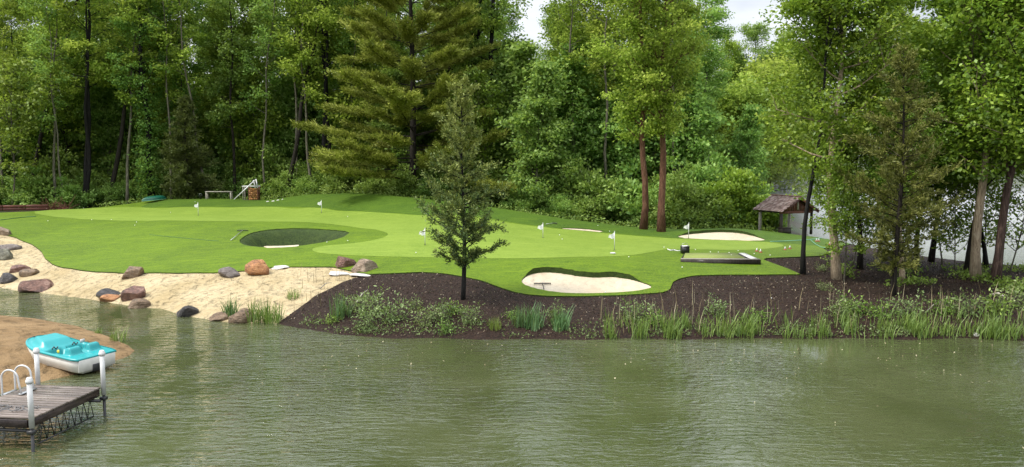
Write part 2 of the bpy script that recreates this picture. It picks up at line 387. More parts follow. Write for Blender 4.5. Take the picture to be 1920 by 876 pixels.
def samp(G, x, y):
    x = np.asarray(x, float); y = np.asarray(y, float)
    i = np.clip(np.searchsorted(GX, x) - 1, 0, len(GX) - 2); j = np.clip(np.searchsorted(GY, y) - 1, 0, len(GY) - 2)
    u = (x - GX[i]) / (GX[i + 1] - GX[i]); v_ = (y - GY[j]) / (GY[j + 1] - GY[j])
    return G[j, i] * (1 - u) * (1 - v_) + G[j, i + 1] * u * (1 - v_) + G[j + 1, i] * (1 - u) * v_ + G[j + 1, i + 1] * u * v_
_ts = np.arange(14, 130, .04)
def hit(px, py, G=None):
    G = H0 if G is None else G
    d = ray(px, py); q = _ts[:, None] * d[None]; z = CAMZ + q[:, 2]; g = samp(G, q[:, 0], q[:, 1])
    k = np.argmax(z <= np.maximum(g, 0))
    if z[k] > g[k] + .2: k = len(_ts) - 1
    return np.array([q[k, 0], q[k, 1], max(g[k], 0)])
def hits(l): return [hit(*p)[:2] for p in l]
def ax(px, Y): return ((px - PW / 2) / FOC * Y, Y)

TURF_FRONT = [(-200,440),(-60,439),(0,440),(30,447),(60,460),(78,474),(85,487),(98,497),(120,504),(150,509),(180,512),(250,515),(330,515),(400,514),(460,510),(500,505),(540,503),(580,503),(625,503),(660,511),(690,517),(740,515),(790,513),(830,515),(860,520),(900,528),(940,543),(965,551),(990,555),(1030,558),(1080,559),(1160,557),(1220,553),(1245,551),(1256,546),(1259,539),(1262,531),(1275,525),(1300,520),(1360,518),(1430,518),(1503,518),(1478,507),(1445,495),(1430,489),(1440,486),(1500,484),(1540,482),(1553,477),(1550,472),(1543,468),(1570,466)]
tf = hits(TURF_FRONT)
turf_poly = tf + [ax(1600, 40.5), ax(1612, 43), ax(1560, 44.6), ax(1450, 45.0), ax(1370, 45.4), ax(1310, 45.4), ax(1200, 46), ax(1100, 47), ax(1000, 48.4), ax(930, 50), ax(850, 51.5), ax(770, 53.5), ax(700, 55), ax(640, 56.5), ax(580, 58.5), ax(540, 59.5), ax(490, 60.5), ax(430, 61.5), ax(380, 62), ax(300, 62), ax(262, 61), ax(200, 60.5), ax(100, 59), ax(0, 57), ax(-200, 56)]
GREEN = [(48,400),(130,412),(215,415),(300,416),(430,417),(560,418),(640,424),(700,432),(724,438),(729,443),(715,450),(680,457),(620,462),(590,467),(584,471),(592,476),(620,480),(700,483),(800,486),(950,488),(1060,487),(1150,484),(1200,480),(1235,473),(1255,469),(1300,470),(1360,471),(1410,471),(1450,468),(1470,464),(1467,460),(1440,457),(1390,454),(1300,451),(1230,447.5),(1160,442),(1100,436.5),(1040,431),(960,421),(900,411),(780,405.5),(700,401),(640,397.5),(560,391),(430,391),(300,391.5),(180,392),(110,394)]
green_poly = smooth_poly(hits(GREEN), 1)
B1 = smooth_poly(hits([(447,455),(455,446),(475,437),(520,431),(570,430),(620,432),(657,436),(650,444),(635,450),(600,458),(560,464),(500,467),(460,463)]), 1)
B1S = hits([(498,465),(505,462.5),(530,462),(556,461.5),(556,464.3),(530,466),(505,467)])
B2 = smooth_poly(hits([(977,529),(985,520),(1005,513.5),(1030,511.5),(1060,515),(1090,520.5),(1120,522.5),(1150,521),(1180,525),(1205,532),(1226,540),(1215,545),(1180,550),(1140,552),(1090,553.5),(1040,551),(1000,543),(980,535)]), 1)
B3 = smooth_poly(hits([(1266,445.5),(1285,441),(1330,437),(1370,436.5),(1405,441),(1444,453),(1400,453),(1350,452),(1290,449)]), 1)
B4 = smooth_poly(hits([(1050,429),(1075,429.5),(1100,431),(1132,434.5),(1132,437),(1100,435),(1060,431.5)]), 1)
sdB = [sdist(b, XX, YY) for b in (B1, B2, B3, B4)]
HF = H0.copy()
s1 = sdB[0]; y0, y1 = B1[:, 1].min(), B1[:, 1].max()
HF -= 1.15 * sstep(s1 / 1.3) * sstep((YY - y0 + .2) / (y1 - y0) * 1.4)
HT = HF.copy()
for k, (b, amp, sink) in enumerate([(B2, .17, .12), (B3, .12, .06), (B4, .14, .06)]):
    s = sdB[k + 1]; sh = sdist(b, XX, YY - .9)
    HT += amp * sstep((sh + .1) / .6) * np.exp(-np.abs(s) / 1.0)
    HF -= sink * sstep(s / .5)
    HT -= sink * sstep(s / .5)
# soft shoulder in the turf behind the near bunker
q = hit(1110, 506); HT += .16 * np.exp(-(((XX - q[0]) / 2.2) ** 2 + ((YY - q[1] - .6) / .8) ** 2)); HB = HF; HF = HT
def ground(x, y): return float(samp(HF, x, y))

def terrain_sheet(name, sd, off, mat, skirt=0.0, smooth=True, kind='structure', label=None, G=None, edge_mat=None):
    G = HB if G is None else G
    """the cells of the ground grid where sd > 0, their outline cut along sd = 0"""
    ny, nx = XX.shape
    idx = np.arange(nx * ny).reshape(ny, nx)
    a, b, c, d = idx[:-1, :-1].ravel(), idx[:-1, 1:].ravel(), idx[1:, 1:].ravel(), idx[1:, :-1].ravel()
    sv = sd.ravel(); V = np.c_[XX.ravel(), YY.ravel(), G.ravel() + off]
    full = (sv[a] > 0) & (sv[b] > 0) & (sv[c] > 0) & (sv[d] > 0)
    tris = np.concatenate([np.c_[a, b, c][full], np.c_[a, c, d][full]])
    part = ~full & ((sv[a] > 0) | (sv[b] > 0) | (sv[c] > 0) | (sv[d] > 0))
    nv = []; nf = []; sk = []; cache = {}; base = len(V)
    def cut(i, j):
        key = (min(i, j), max(i, j))
        if key not in cache:
            i, j = key; t = sv[i] / (sv[i] - sv[j]); cache[key] = base + len(nv); nv.append(V[i] + (V[j] - V[i]) * t)
        return cache[key]
    for t3 in np.concatenate([np.c_[a, b, c][part], np.c_[a, c, d][part]]):
        pol = []; ed = []
        for k in range(3):
            i, j = int(t3[k]), int(t3[(k + 1) % 3])
            if sv[i] > 0: pol.append(i)
            if (sv[i] > 0) != (sv[j] > 0): m_ = cut(i, j); pol.append(m_); ed.append((len(pol) - 1))
        if len(pol) >= 3:
            nf.append(pol)
            if len(ed) == 2: sk.append((pol[ed[0]], pol[ed[1]]))
    allv = np.concatenate([V, np.array(nv)]) if nv else V
    t_list = [p for p in nf if len(p) == 3]; q_list = [p for p in nf if len(p) == 4]
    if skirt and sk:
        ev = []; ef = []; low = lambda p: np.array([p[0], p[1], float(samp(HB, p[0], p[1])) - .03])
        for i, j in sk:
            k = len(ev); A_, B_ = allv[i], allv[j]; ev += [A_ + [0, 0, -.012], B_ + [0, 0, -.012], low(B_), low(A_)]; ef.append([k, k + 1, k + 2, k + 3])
        link(name.replace('turf', 'cut') + '_edge', mesh_np(name + '_edge', ev, [np.array(ef)]), edge_mat)['kind'] = 'structure'  # turf edge faces; along bunker lips their dark colour paints in the shade
    fl = [np.concatenate([tris, np.array(t_list, int).reshape(-1, 3)]), np.array(q_list, int).reshape(-1, 4)]
    used = np.unique(np.concatenate([f.ravel() for f in fl])); mp_ = np.full(len(allv), -1); mp_[used] = np.arange(len(used))
    me = mesh_np(name, allv[used], [mp_[f] for f in fl if len(f)], smooth=smooth)
    o = link(name, me, mat); tag(o, label, None, None, kind); return o

terrain_sheet('ground', np.ones(XX.shape), 0.0, M['floor'])
# pale beach between the water and the turf
bm = [hit(*p)[:2] for p in [(520,606),(532,600),(560,580),(590,556),(615,545),(640,531),(665,522),(690,516)]]
sand_poly = [(-70, 33), (-19, 30.6), (-15.5, 28), (-12, 26.5), (-9.3, 24.8), (bm[0][0], bm[0][1] - 1.2)] + bm + [(bm[-1][0], bm[-1][1] + .6)] + [(p[0], p[1] + .6) for p in tf[:20][::-1]] + [(-70, 46)]
terrain_sheet('beach_sand', sdist(sand_poly, XX, YY) + .05 * vnoise(XX, YY, 5, 21), .012, M['sand'])
mulch_poly = [(bm[0][0] + .2, 21.5)] + bm + [(-4, 32), (2, 36), (10, 38), (17, 41.5), (19.5, 40), (21.2, 36), (24.6, 34), (60, 32), (60, 20)]
sd_mulch = sdist(mulch_poly, XX, YY) + .06 * vnoise(XX, YY, 4, 22)
terrain_sheet('mulch_bed', np.minimum(sd_mulch, sd_main + 1.0), .018, M['mulch'])
terrain_sheet('sand_spit', sd_spit + .8, .012, M['spit_sand'])
sd_turf = sdist(turf_poly, XX, YY)
hole = np.maximum.reduce(sdB)
MR = [(1600,463),(1556,464),(1500,460.5),(1480,459),(1440,455.5),(1390,453),(1300,449.7),(1230,446),(1160,440.5),(1100,435),(1040,429.5),(960,419),(900,409),(780,404.5),(700,400),(640,396.5),(560,390),(430,390),(300,390.5),(262,391)]
mound_poly = [hit(*p)[:2] for p in MR] + [np.array(p) + [0, .6] for p in turf_poly[-16:-4]][::-1] if False else [hit(*p)[:2] for p in MR] + [(p[0], p[1] + 1.0) for p in turf_poly[len(tf) + 19:len(tf) + 1:-1]] + [ax(1640, 44)]
sd_mound = sdist(mound_poly, XX, YY)
terrain_sheet('turf_fringe', np.minimum(np.minimum(sd_turf, -sd_mound), -hole), .055, M['turf'], skirt=.09, G=HT, edge_mat=M['painted_shade'])
terrain_sheet('turf_mound', np.minimum(np.minimum(sd_turf, sd_mound), -hole), .0552, M['turf_back'], skirt=.09, G=HT, edge_mat=M['painted_shade'])
sd_green = sdist(green_poly, XX, YY)
terrain_sheet('putting_green', np.minimum(sd_green, -hole - .15), .061, M['green'], G=HT)
terrain_sheet('shade_painted_bunker', np.minimum(sdB[0] + .05, 99), .02, M['painted_shade'])  # turf of the hollow, its wall shade painted into the colour
terrain_sheet('bunker_sand', sdB[1] + .12, .02, M['bunker_sand'])
terrain_sheet('bunker_sand', sdB[2] + .12, .021, M['bunker_sand'])
terrain_sheet('bunker_sand', sdB[3] + .1, .021, M['bunker_sand'])
terrain_sheet('bunker_sand', sdist(B1S, XX, YY) + .1, .06, M['bunker_sand'])

# water
n = N('murky_pond_water')
v1 = n.coord((.55, 2.4, 1), rot=(0, 0, .10)); v2 = n.coord((1.0, 1.9, 1), rot=(0, 0, -.30)); v3 = n.coord((1, 1, 1))
r1 = n.noise(v1, 2.6, 3, .62, .6); r2 = n.noise(v2, 2.9, 2, .55, .5); patch = n.noise(n.coord((.09, .05, 1)), 3.0, 3)
amp = n.ramp(patch, [(.35, (.10, .10, .10)), (.62, (1.6, 1.6, 1.6))])
hgt = n.math('MULTIPLY', n.math('ADD', n.math('POWER', r1, 1.6), n.math('MULTIPLY', r2, .8)), amp)
nb = n.bump(hgt, 1.0, WAVE)
murk = n.ramp(n.noise(v3, .25, 4), [(.3, (.056, .070, .024)), (.7, (.104, .118, .054))])
df = n.n('ShaderNodeBsdfDiffuse'); n.l(murk, df.inputs[0]); tr = n.n('ShaderNodeBsdfTransparent'); tr.inputs[0].default_value = (.75, .85, .5, 1)
m1 = n.n('ShaderNodeMixShader'); m1.inputs[0].default_value = .28; n.l(df.outputs[0], m1.inputs[1]); n.l(tr.outputs[0], m1.inputs[2])
gl = n.n('ShaderNodeBsdfGlossy'); gl.inputs['Roughness'].default_value = .04; n.l(nb, gl.inputs['Normal']); gl.inputs[0].default_value = (.97, 1, .97, 1)
fr = n.n('ShaderNodeFresnel'); fr.inputs[0].default_value = 1.62; n.l(nb, fr.inputs['Normal'])
m2 = n.n('ShaderNodeMixShader'); n.l(fr.outputs[0], m2.inputs[0]); n.l(m1.outputs[0], m2.inputs[1]); n.l(gl.outputs[0], m2.inputs[2]); n.l(m2.outputs[0], n.o.inputs[0])
M['water'] = n.m
n = N('calm_lake_water'); M['lake'] = n.princ((.05, .06, .035), .12, n.bump(n.noise(n.coord((1, 2, 1)), 1.5, 3), 1.0, .01), .6)
def quads(name, rects, z, mat):
    v = []; f = []
    for (x0, y0, x1, y1) in rects:
        f.append([len(v) + k for k in range(4)]); v += [(x0, y0, z), (x1, y0, z), (x1, y1, z), (x0, y1, z)]
    return link(name, mesh_np(name, v, [np.array(f)]), mat)
tag(quads('pond_water', [(-400, -140, 400, 28), (-400, 28, 15, 60)], 0, M['water']), kind='structure')
tag(quads('lake_water', [(15, 28, 400, 300)], 0, M['lake']), kind='structure')

# ------------------------------------------------------------------ plants: generators
def unit(a): return a / (np.linalg.norm(a, axis=-1, keepdims=True) + 1e-9)
def leaves(cen, dirs, L, Wd, rng, tint, spread=.8, upb=.8, fold=.12):
    """one folded four-point leaf per centre"""
    n_ = len(cen)
    a = unit(dirs + spread * rng.normal(size=(n_, 3)))
    nrm = unit(rng.normal(size=(n_, 3)) * .75 + np.array([0, 0, upb])); b = unit(np.cross(nrm, a)); nn = np.cross(a, b)
    Ls = (L * rng.uniform(.65, 1.3, n_))[:, None]; Ws = (Wd * rng.uniform(.7, 1.25, n_))[:, None]
    v = np.stack([cen, cen + a * Ls * .5 + b * Ws * .5 + nn * Ws * fold, cen + a * Ls, cen + a * Ls * .5 - b * Ws * .5 + nn * Ws * fold], 1).reshape(-1, 3)
    f = np.arange(4 * n_).reshape(-1, 4); t = np.repeat(np.clip(tint, 0, 1), 4)
    return v, f, t
def curve(p0, d, L, n_, rng, up=0.0, wob=.12):
    pts = [np.array(p0, float)]; d = np.array(d, float)
    for i in range(n_):
        d = d + rng.normal(size=3) * wob + np.array([0, 0, up / n_]); d /= np.linalg.norm(d); pts.append(pts[-1] + d * L / n_)
    return np.array(pts)
SHAPES = {'oval': lambda t: .35 + .65 * np.sin(np.pi * min(1, .12 + .86 * t)) ** .8, 'cone': lambda t: 1.02 - .92 * t, 'column': lambda t: .8 + .2 * np.sin(t * 9) - .45 * max(0, t - .7) / .3, 'top': lambda t: .45 + .6 * np.sin(np.pi * (.1 + .8 * t))}
def broadleaf(seed, H=22, base=5, Rc=3.4, nl=34, nleaf=26000, L=.26, Wd=.17, tr=.2, bend=.5, shape='oval', clump=.62, el=(.15, .75), stems=1, skirt=0, tintb=.5):
    rng = np.random.default_rng(seed); mb = MB(); cl = []; cw = []
    for st in range(stems):
        h = H * (1 if st == 0 else rng.uniform(.75, .98)); nz = 14
        zs = np.linspace(0, h, nz); ph = rng.uniform(0, 6.28, 4)
        sp = (0 if stems == 1 else 1) * rng.uniform(.06, .16); aa = rng.uniform(0, 6.28)
        bx = bend * (np.sin(zs / h * 2.6 + ph[0]) - np.sin(ph[0])) + .12 * np.sin(zs * .8 + ph[1]) + math.cos(aa) * sp * zs
        by = bend * (np.sin(zs / h * 2.2 + ph[2]) - np.sin(ph[2])) + .12 * np.sin(zs * .7 + ph[3]) + math.sin(aa) * sp * zs
        bx -= bx[0]; by -= by[0]
        rr = tr * (1 - zs / h * .86) * (1 if st == 0 else .75); rr[0] *= 1.35
        tp = np.c_[bx, by, zs - .15 * (zs == 0)]; mb.tube(tp, rr, 9)
        az = rng.uniform(0, 6.28)
        for i in range(nl // stems):
            t = (i + rng.uniform(0, 1)) / (nl // stems); z = base + (h * .97 - base) * t; az += 2.4 + rng.normal() * .3
            k = np.interp(z, zs, np.arange(nz)); p0 = np.array([np.interp(z, zs, bx), np.interp(z, zs, by), z])
            Ll = Rc * SHAPES[shape](t) * rng.uniform(.6, 1.15); e = rng.uniform(*el)
            lp = curve(p0, (math.cos(az) * math.cos(e), math.sin(az) * math.cos(e), math.sin(e)), Ll, 5, rng, .35)
            r0 = max(.02, np.interp(z, zs, rr) * .42); mb.tube(lp, np.linspace(r0, .012, 6), 5, cap=False)
            for j in range(rng.integers(5, 9)):
                u = rng.uniform(.22, 1.0) * 5; k0 = int(min(4, u)); q0 = lp[k0] + (lp[k0 + 1] - lp[k0]) * (u - k0)
                dd = unit((lp[-1] - lp[0]) / Ll + rng.normal(size=3) * .75); sl_ = Ll * rng.uniform(.15, .42) + .2
                q1 = q0 + dd * sl_; q1[2] += .1
                if rng.random() < .55: mb.tube([q0, (q0 + q1) / 2 + rng.normal(size=3) * .04, q1], [.016, .012, .006], 3, cap=False)
                cl.append(q1); cw.append(rng.uniform(.5, 1.4)); cl.append((q0 + q1) / 2); cw.append(.5)
    for i in range(skirt):   # leafy shoots and vines low on the trunk
        z = rng.uniform(.2, base + 1); a = rng.uniform(0, 6.28); r_ = tr + rng.uniform(.0, .45)
        cl.append(np.array([np.interp(z, zs, bx) + math.cos(a) * r_, np.interp(z, zs, by) + math.sin(a) * r_, z])); cw.append(.6)
    cl = np.array(cl); cw = np.array(cw); cw /= cw.sum()
    ci = rng.choice(len(cl), nleaf, p=cw); ct = rng.normal(size=len(cl)) * .16
    g = rng.normal(size=(nleaf, 3)) * np.array([clump, clump, clump * .5]) * .62
    cen = cl[ci] + g
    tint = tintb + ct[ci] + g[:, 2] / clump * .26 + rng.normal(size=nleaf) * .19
    out = unit(cen - np.c_[np.zeros(nleaf), np.zeros(nleaf), cen[:, 2]]); out[:, 2] -= .25
    v, f, t = leaves(cen, out, L, Wd, rng, tint)
    return mb, mesh_np('crown', v, [f], t)
def shrub(seed, H=3, Rr=2, nleaf=9000, L=.2, Wd=.12, n_st=12, clump=.4, low=.0, tintb=.5):
    rng = np.random.default_rng(seed); mb = MB(); cl = []
    for i in range(n_st):
        a = rng.uniform(0, 6.28); e = rng.uniform(.5, 1.45)
        L0 = H * rng.uniform(.6, 1.0) if e > 1 else Rr * rng.uniform(.7, 1.1)
        lp = curve((rng.normal() * .1, rng.normal() * .1, -.05), (math.cos(a) * math.cos(e), math.sin(a) * math.cos(e), math.sin(e)), L0, 6, rng, .1, .14)
        mb.tube(lp, np.linspace(.03 * H / 3, .006, 7), 4, cap=False)
        for j in range(9):
            u = rng.uniform(low + .15, 1) * 6; k0 = int(min(5, u)); q0 = lp[k0] + (lp[k0 + 1] - lp[k0]) * (u - k0)
            cl.append(q0 + rng.normal(size=3) * np.array([.28, .28, .18]) * Rr * .55)
    cl = np.array(cl); cl[:, 2] = np.maximum(np.abs(cl[:, 2]), .05)
    ci = rng.integers(0, len(cl), nleaf); ct = rng.normal(size=len(cl)) * .16
    g = rng.normal(size=(nleaf, 3)) * np.array([clump, clump, clump * .6]) * .6; cen = cl[ci] + g; cen[:, 2] = np.maximum(cen[:, 2], .02)
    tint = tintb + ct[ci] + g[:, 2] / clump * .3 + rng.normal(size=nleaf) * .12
    out = unit(cen - np.array([0, 0, H * .3])); 
    v, f, t = leaves(cen, out, L, Wd, rng, tint, .9)
    return mb, mesh_np('foliage', v, [f], t)
def pine(seed, H=24, base=1.4, R0=7.4, nl=74, bend=.2):
    rng = np.random.default_rng(seed); mb = MB(); zs = np.linspace(0, H, 14); tr = .28
    bx = .15 * np.sin(zs * .2); by = 0 * zs; mb.tube(np.c_[bx, by, zs - .1], tr * (1 - zs / H * .9), 10)
    C = []; D = []; T = []; az = 0
    for i in range(nl):
        t = (i + rng.uniform(0, .8)) / nl; z = base + (H - base) * t ** 1.05; z = round(z / .85) * .85 + rng.uniform(-.3, .3) if t < .9 else z
        az += 2.4 + rng.normal() * .4; Ll = R0 * (1 - t) ** .72 * rng.uniform(.6, 1.05) + .4
        e = rng.uniform(-.08, .14) + .35 * t
        lp = curve((np.interp(z, zs, bx), 0, z), (math.cos(az) * math.cos(e), math.sin(az) * math.cos(e), math.sin(e)), Ll, 7, rng, .12, .05)
        mb.tube(lp, np.linspace(.055 * (1 - t * .6), .01, 8), 5, cap=False)
        for j in range(int(9 + Ll * 7)):
            u = rng.uniform(.22, 1.0) ** .8 * 7; k0 = int(min(6, u)); q0 = lp[k0] + (lp[k0 + 1] - lp[k0]) * (u - k0)
            dl = unit(lp[k0 + 1] - lp[k0]); side = np.array([-dl[1], dl[0], 0]) * rng.choice([-1, 1])
            dd = unit(dl * rng.uniform(.5, 1.1) + side * rng.uniform(.2, 1.0) + np.array([0, 0, rng.uniform(.0, .3)])); sl_ = rng.uniform(.3, 1.0) * min(1.4, .35 + Ll * .16)
            q1 = q0 + dd * sl_; mb.tube([q0, q1], [.014, .006], 3, cap=False)
            m_ = int(3 + sl_ * 6); tt = rng.normal() * .15
            for k in range(m_):
                c = q0 + (q1 - q0) * ((k + 1) / m_); C.append(c); D.append(dd); T.append(.52 + tt + .1 * k / m_)
    C = np.array(C); D = np.array(D); T = np.array(T); per = 9
    C = np.repeat(C, per, 0) + rng.normal(size=(len(C) * per, 3)) * np.array([.10, .10, .09]); D = np.repeat(D, per, 0); T = np.repeat(T, per) + rng.normal(size=len(C)) * .17
    v, f, t = leaves(C, D + np.array([0, 0, .25]), .26, .05, rng, T, .55, .6, 0)
    return mb, mesh_np('crown', v, [f], t)
def cedar(seed, H=7, base=1.2, Rm=1.5, nl=110, dens=1.0, sprL=.11, tintf=None, rise=.5, prof=None, bare=0.0, zmax_r=.28):
    rng = np.random.default_rng(seed); mb = MB(); zs = np.linspace(0, H, 12)
    bx = .05 * np.sin(zs * .9); by = .05 * np.cos(zs * .7) - .05; mb.tube(np.c_[bx, by, zs - .12], .085 * (H / 7) * (1 - zs / H * .93), 9)
    C = []; D = []; T = []; az = 0
    for i in range(nl):
        t = ((i + rng.uniform(0, 1)) / nl) ** 1.2; z = base + (H - base) * t; az += 2.4 + rng.normal() * .5
        wdt = (t / zmax_r) ** .5 if t < zmax_r else ((1 - t) / (1 - zmax_r)) ** .9
        Ll = Rm * (.16 + .84 * wdt) * rng.uniform(.35, 1.15) if t < .97 else .25
        e = rise * (.35 + .9 * t) + rng.uniform(-.15, .2)
        lp = curve((np.interp(z, zs, bx), np.interp(z, zs, by), z), (math.cos(az) * math.cos(e), math.sin(az) * math.cos(e), math.sin(e)), Ll, 6, rng, .35, .1)
        mb.tube(lp, np.linspace(.02, .005, 7), 4, cap=False)
        for j in range(int((6 + Ll * 16) * dens)):
            u = rng.uniform(.15, 1.0) * 6; k0 = int(min(5, u)); q0 = lp[k0] + (lp[k0 + 1] - lp[k0]) * (u - k0)
            dl = unit(lp[k0 + 1] - lp[k0]); dd = unit(dl * 1.0 + rng.normal(size=3) * .55 + np.array([0, 0, .25])); sl_ = rng.uniform(.12, .34) * (.6 + Ll * .35)
            tt = rng.normal() * .14 + (tintf(t) if tintf else .5)
            if rng.random() < .3: mb.tube([q0, q0 + dd * sl_], [.006, .003], 3, cap=False)
            m_ = 5
            for k in range(m_): C.append(q0 + dd * sl_ * (k + .6) / m_); D.append(dd); T.append(tt + .05 * k)
    C = np.array(C); D = np.array(D); T = np.array(T); per = 3
    C = np.repeat(C, per, 0) + rng.normal(size=(len(C) * per, 3)) * .028; D = np.repeat(D, per, 0); T = np.repeat(T, per) + rng.normal(size=len(C)) * .1
    v, f, t = leaves(C, D, sprL, .034, rng, T, .5, .3, 0)
    return mb, mesh_np('crown', v, [f], t)

def bark_mesh(mb, name='trunk'):
    return mesh_np(name, np.concatenate(mb.v), [np.array(f) for f in mb.f.values()], smooth=True)
PROTO = {}
def proto(key, gen, bark, leafm):
    mb, cm = gen; tm = bark_mesh(mb); tm.materials.append(M[bark]); cm.materials.append(M[leafm]); PROTO[key] = (tm, cm)
def plant(key, name, x, y, s=1.0, rz=0.0, lean=(0, 0), label='', cat='tree', group=None, parts=('trunk', 'crown'), z=None, sz=None):
    tm, cm = PROTO[key]
    o = empty(name, (x, y, (ground(x, y) if z is None else z) - .03), rz, label, cat, group)
    o.scale = (s, s, sz or s); o.rotation_euler = (lean[0], lean[1], rz)
    link(parts[0], tm, None, o); link(parts[1], cm, None, o)
    return o

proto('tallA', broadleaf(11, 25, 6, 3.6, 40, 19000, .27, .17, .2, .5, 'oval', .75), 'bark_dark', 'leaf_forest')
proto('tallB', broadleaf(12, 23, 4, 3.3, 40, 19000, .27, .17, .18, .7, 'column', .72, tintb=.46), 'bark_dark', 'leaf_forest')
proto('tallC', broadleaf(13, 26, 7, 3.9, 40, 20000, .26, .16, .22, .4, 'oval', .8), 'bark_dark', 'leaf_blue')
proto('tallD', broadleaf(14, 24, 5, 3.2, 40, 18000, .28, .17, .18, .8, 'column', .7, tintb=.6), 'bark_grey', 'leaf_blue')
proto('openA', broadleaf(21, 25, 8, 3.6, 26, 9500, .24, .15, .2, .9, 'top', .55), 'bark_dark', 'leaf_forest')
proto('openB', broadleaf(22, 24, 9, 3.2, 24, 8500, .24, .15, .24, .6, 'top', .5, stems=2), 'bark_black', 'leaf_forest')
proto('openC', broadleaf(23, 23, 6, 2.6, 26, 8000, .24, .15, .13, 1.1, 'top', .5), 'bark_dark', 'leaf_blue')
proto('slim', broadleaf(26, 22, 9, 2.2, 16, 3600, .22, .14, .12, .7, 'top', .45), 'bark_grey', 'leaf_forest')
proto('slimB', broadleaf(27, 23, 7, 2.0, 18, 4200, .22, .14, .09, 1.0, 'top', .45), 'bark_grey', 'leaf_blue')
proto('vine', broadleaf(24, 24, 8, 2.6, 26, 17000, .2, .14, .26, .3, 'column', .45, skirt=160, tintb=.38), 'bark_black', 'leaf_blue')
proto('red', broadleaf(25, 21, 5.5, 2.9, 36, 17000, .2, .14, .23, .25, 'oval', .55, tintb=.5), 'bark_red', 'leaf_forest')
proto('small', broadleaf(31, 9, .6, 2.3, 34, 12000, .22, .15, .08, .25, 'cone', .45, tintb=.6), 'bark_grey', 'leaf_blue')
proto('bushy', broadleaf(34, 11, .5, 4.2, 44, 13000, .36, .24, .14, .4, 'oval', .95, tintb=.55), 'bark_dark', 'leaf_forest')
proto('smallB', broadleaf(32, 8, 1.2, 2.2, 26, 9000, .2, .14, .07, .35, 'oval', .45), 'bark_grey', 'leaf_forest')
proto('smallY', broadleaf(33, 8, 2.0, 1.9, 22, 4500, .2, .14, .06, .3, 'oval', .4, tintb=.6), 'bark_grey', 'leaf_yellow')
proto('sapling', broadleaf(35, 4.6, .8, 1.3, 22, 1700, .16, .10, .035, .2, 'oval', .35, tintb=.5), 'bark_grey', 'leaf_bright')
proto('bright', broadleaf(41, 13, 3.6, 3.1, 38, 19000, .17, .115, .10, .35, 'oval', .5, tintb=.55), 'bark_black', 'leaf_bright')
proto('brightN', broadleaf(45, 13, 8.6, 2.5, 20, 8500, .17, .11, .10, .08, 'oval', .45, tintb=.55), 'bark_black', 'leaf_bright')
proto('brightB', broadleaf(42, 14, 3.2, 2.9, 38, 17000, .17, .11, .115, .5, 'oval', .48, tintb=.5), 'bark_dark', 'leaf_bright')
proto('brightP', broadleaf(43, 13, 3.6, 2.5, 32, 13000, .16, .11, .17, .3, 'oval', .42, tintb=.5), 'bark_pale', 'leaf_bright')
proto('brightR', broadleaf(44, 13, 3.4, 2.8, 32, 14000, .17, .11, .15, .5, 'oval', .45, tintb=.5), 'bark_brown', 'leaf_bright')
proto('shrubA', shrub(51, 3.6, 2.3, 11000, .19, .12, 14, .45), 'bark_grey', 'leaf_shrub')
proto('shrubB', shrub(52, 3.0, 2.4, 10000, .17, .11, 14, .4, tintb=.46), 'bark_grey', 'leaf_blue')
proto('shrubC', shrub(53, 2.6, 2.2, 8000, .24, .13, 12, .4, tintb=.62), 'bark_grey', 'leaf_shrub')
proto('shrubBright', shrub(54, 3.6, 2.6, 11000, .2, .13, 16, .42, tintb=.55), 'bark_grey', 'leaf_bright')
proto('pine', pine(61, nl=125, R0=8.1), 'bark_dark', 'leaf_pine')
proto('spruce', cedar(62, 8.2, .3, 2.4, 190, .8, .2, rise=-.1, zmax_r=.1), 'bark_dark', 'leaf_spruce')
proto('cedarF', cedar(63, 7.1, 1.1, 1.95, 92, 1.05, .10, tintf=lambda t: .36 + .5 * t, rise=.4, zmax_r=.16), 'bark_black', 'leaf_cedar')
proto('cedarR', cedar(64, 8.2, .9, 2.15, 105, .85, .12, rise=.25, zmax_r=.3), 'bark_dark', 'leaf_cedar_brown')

# ------------------------------------------------------------------ the woods
WOODG = 'tall trees massed in the woods behind the putting green'
rr = random.Random(5)
def inlake(x, y, m=1.5): return float(samp(sd_lake, x, y)) > -m
# back rows: nothing tells them apart
for (Y0, Y1, step) in [(69, 73, 3.4), (77, 84, 4.2), (92, 104, 5.0)]:
    X = -.66 * Y1 - 5
    while X < .47 * Y1:
        x = X + rr.uniform(-1, 1); y = rr.uniform(Y0, Y1)
        pxl = 960 + 1500 * x / y
        X += step
        if inlake(x, y): continue
        s = rr.uniform(.74, .92)
        if 945 < pxl < 1035: s *= .5
        elif pxl > 1350: continue
        elif pxl > 1290: s *= .6
        elif pxl > 1040: s *= .88
        deep = Y0 > 80
        k_ = int(np.searchsorted([330, 620, 940, 1200], pxl))
        where = ['behind the left end of the green', 'behind the spruce and the wooden bench', 'behind the big pine', 'behind the gap of sky', 'behind the red-barked trees and the bright bush'][k_]
        plant(rr.choice(['tallA', 'tallB', 'tallC', 'tallD'] if Y0 < 80 else ['tallA', 'tallC']), 'woodland_tree', x, y, s, rr.uniform(0, 6.28), (rr.uniform(-.04, .04), rr.uniform(-.04, .04)),
              ('leafy tree deep in the woods ' if deep else 'leafy tree near the front of the woods ') + where, 'tree', ('deep woodland trees ' if deep else 'front woodland trees ') + where)
for (Y0, st) in [(74, 6.0), (88, 6.5), (106, 6.0)]:
    X = -.66 * Y0 - 6
    while X < .44 * Y0:
        x = X + rr.uniform(-1.5, 1.5); y = Y0 + rr.uniform(-2, 2); X += st
        if inlake(x, y, 4): continue
        plant('bushy', 'understory_tree', x, y, rr.uniform(.7, 1.05), rr.uniform(0, 6.28), (0, 0), 'bushy low-crowned tree filling the depth of the woods behind the green', 'tree', 'bushy trees filling the depth of the woods')
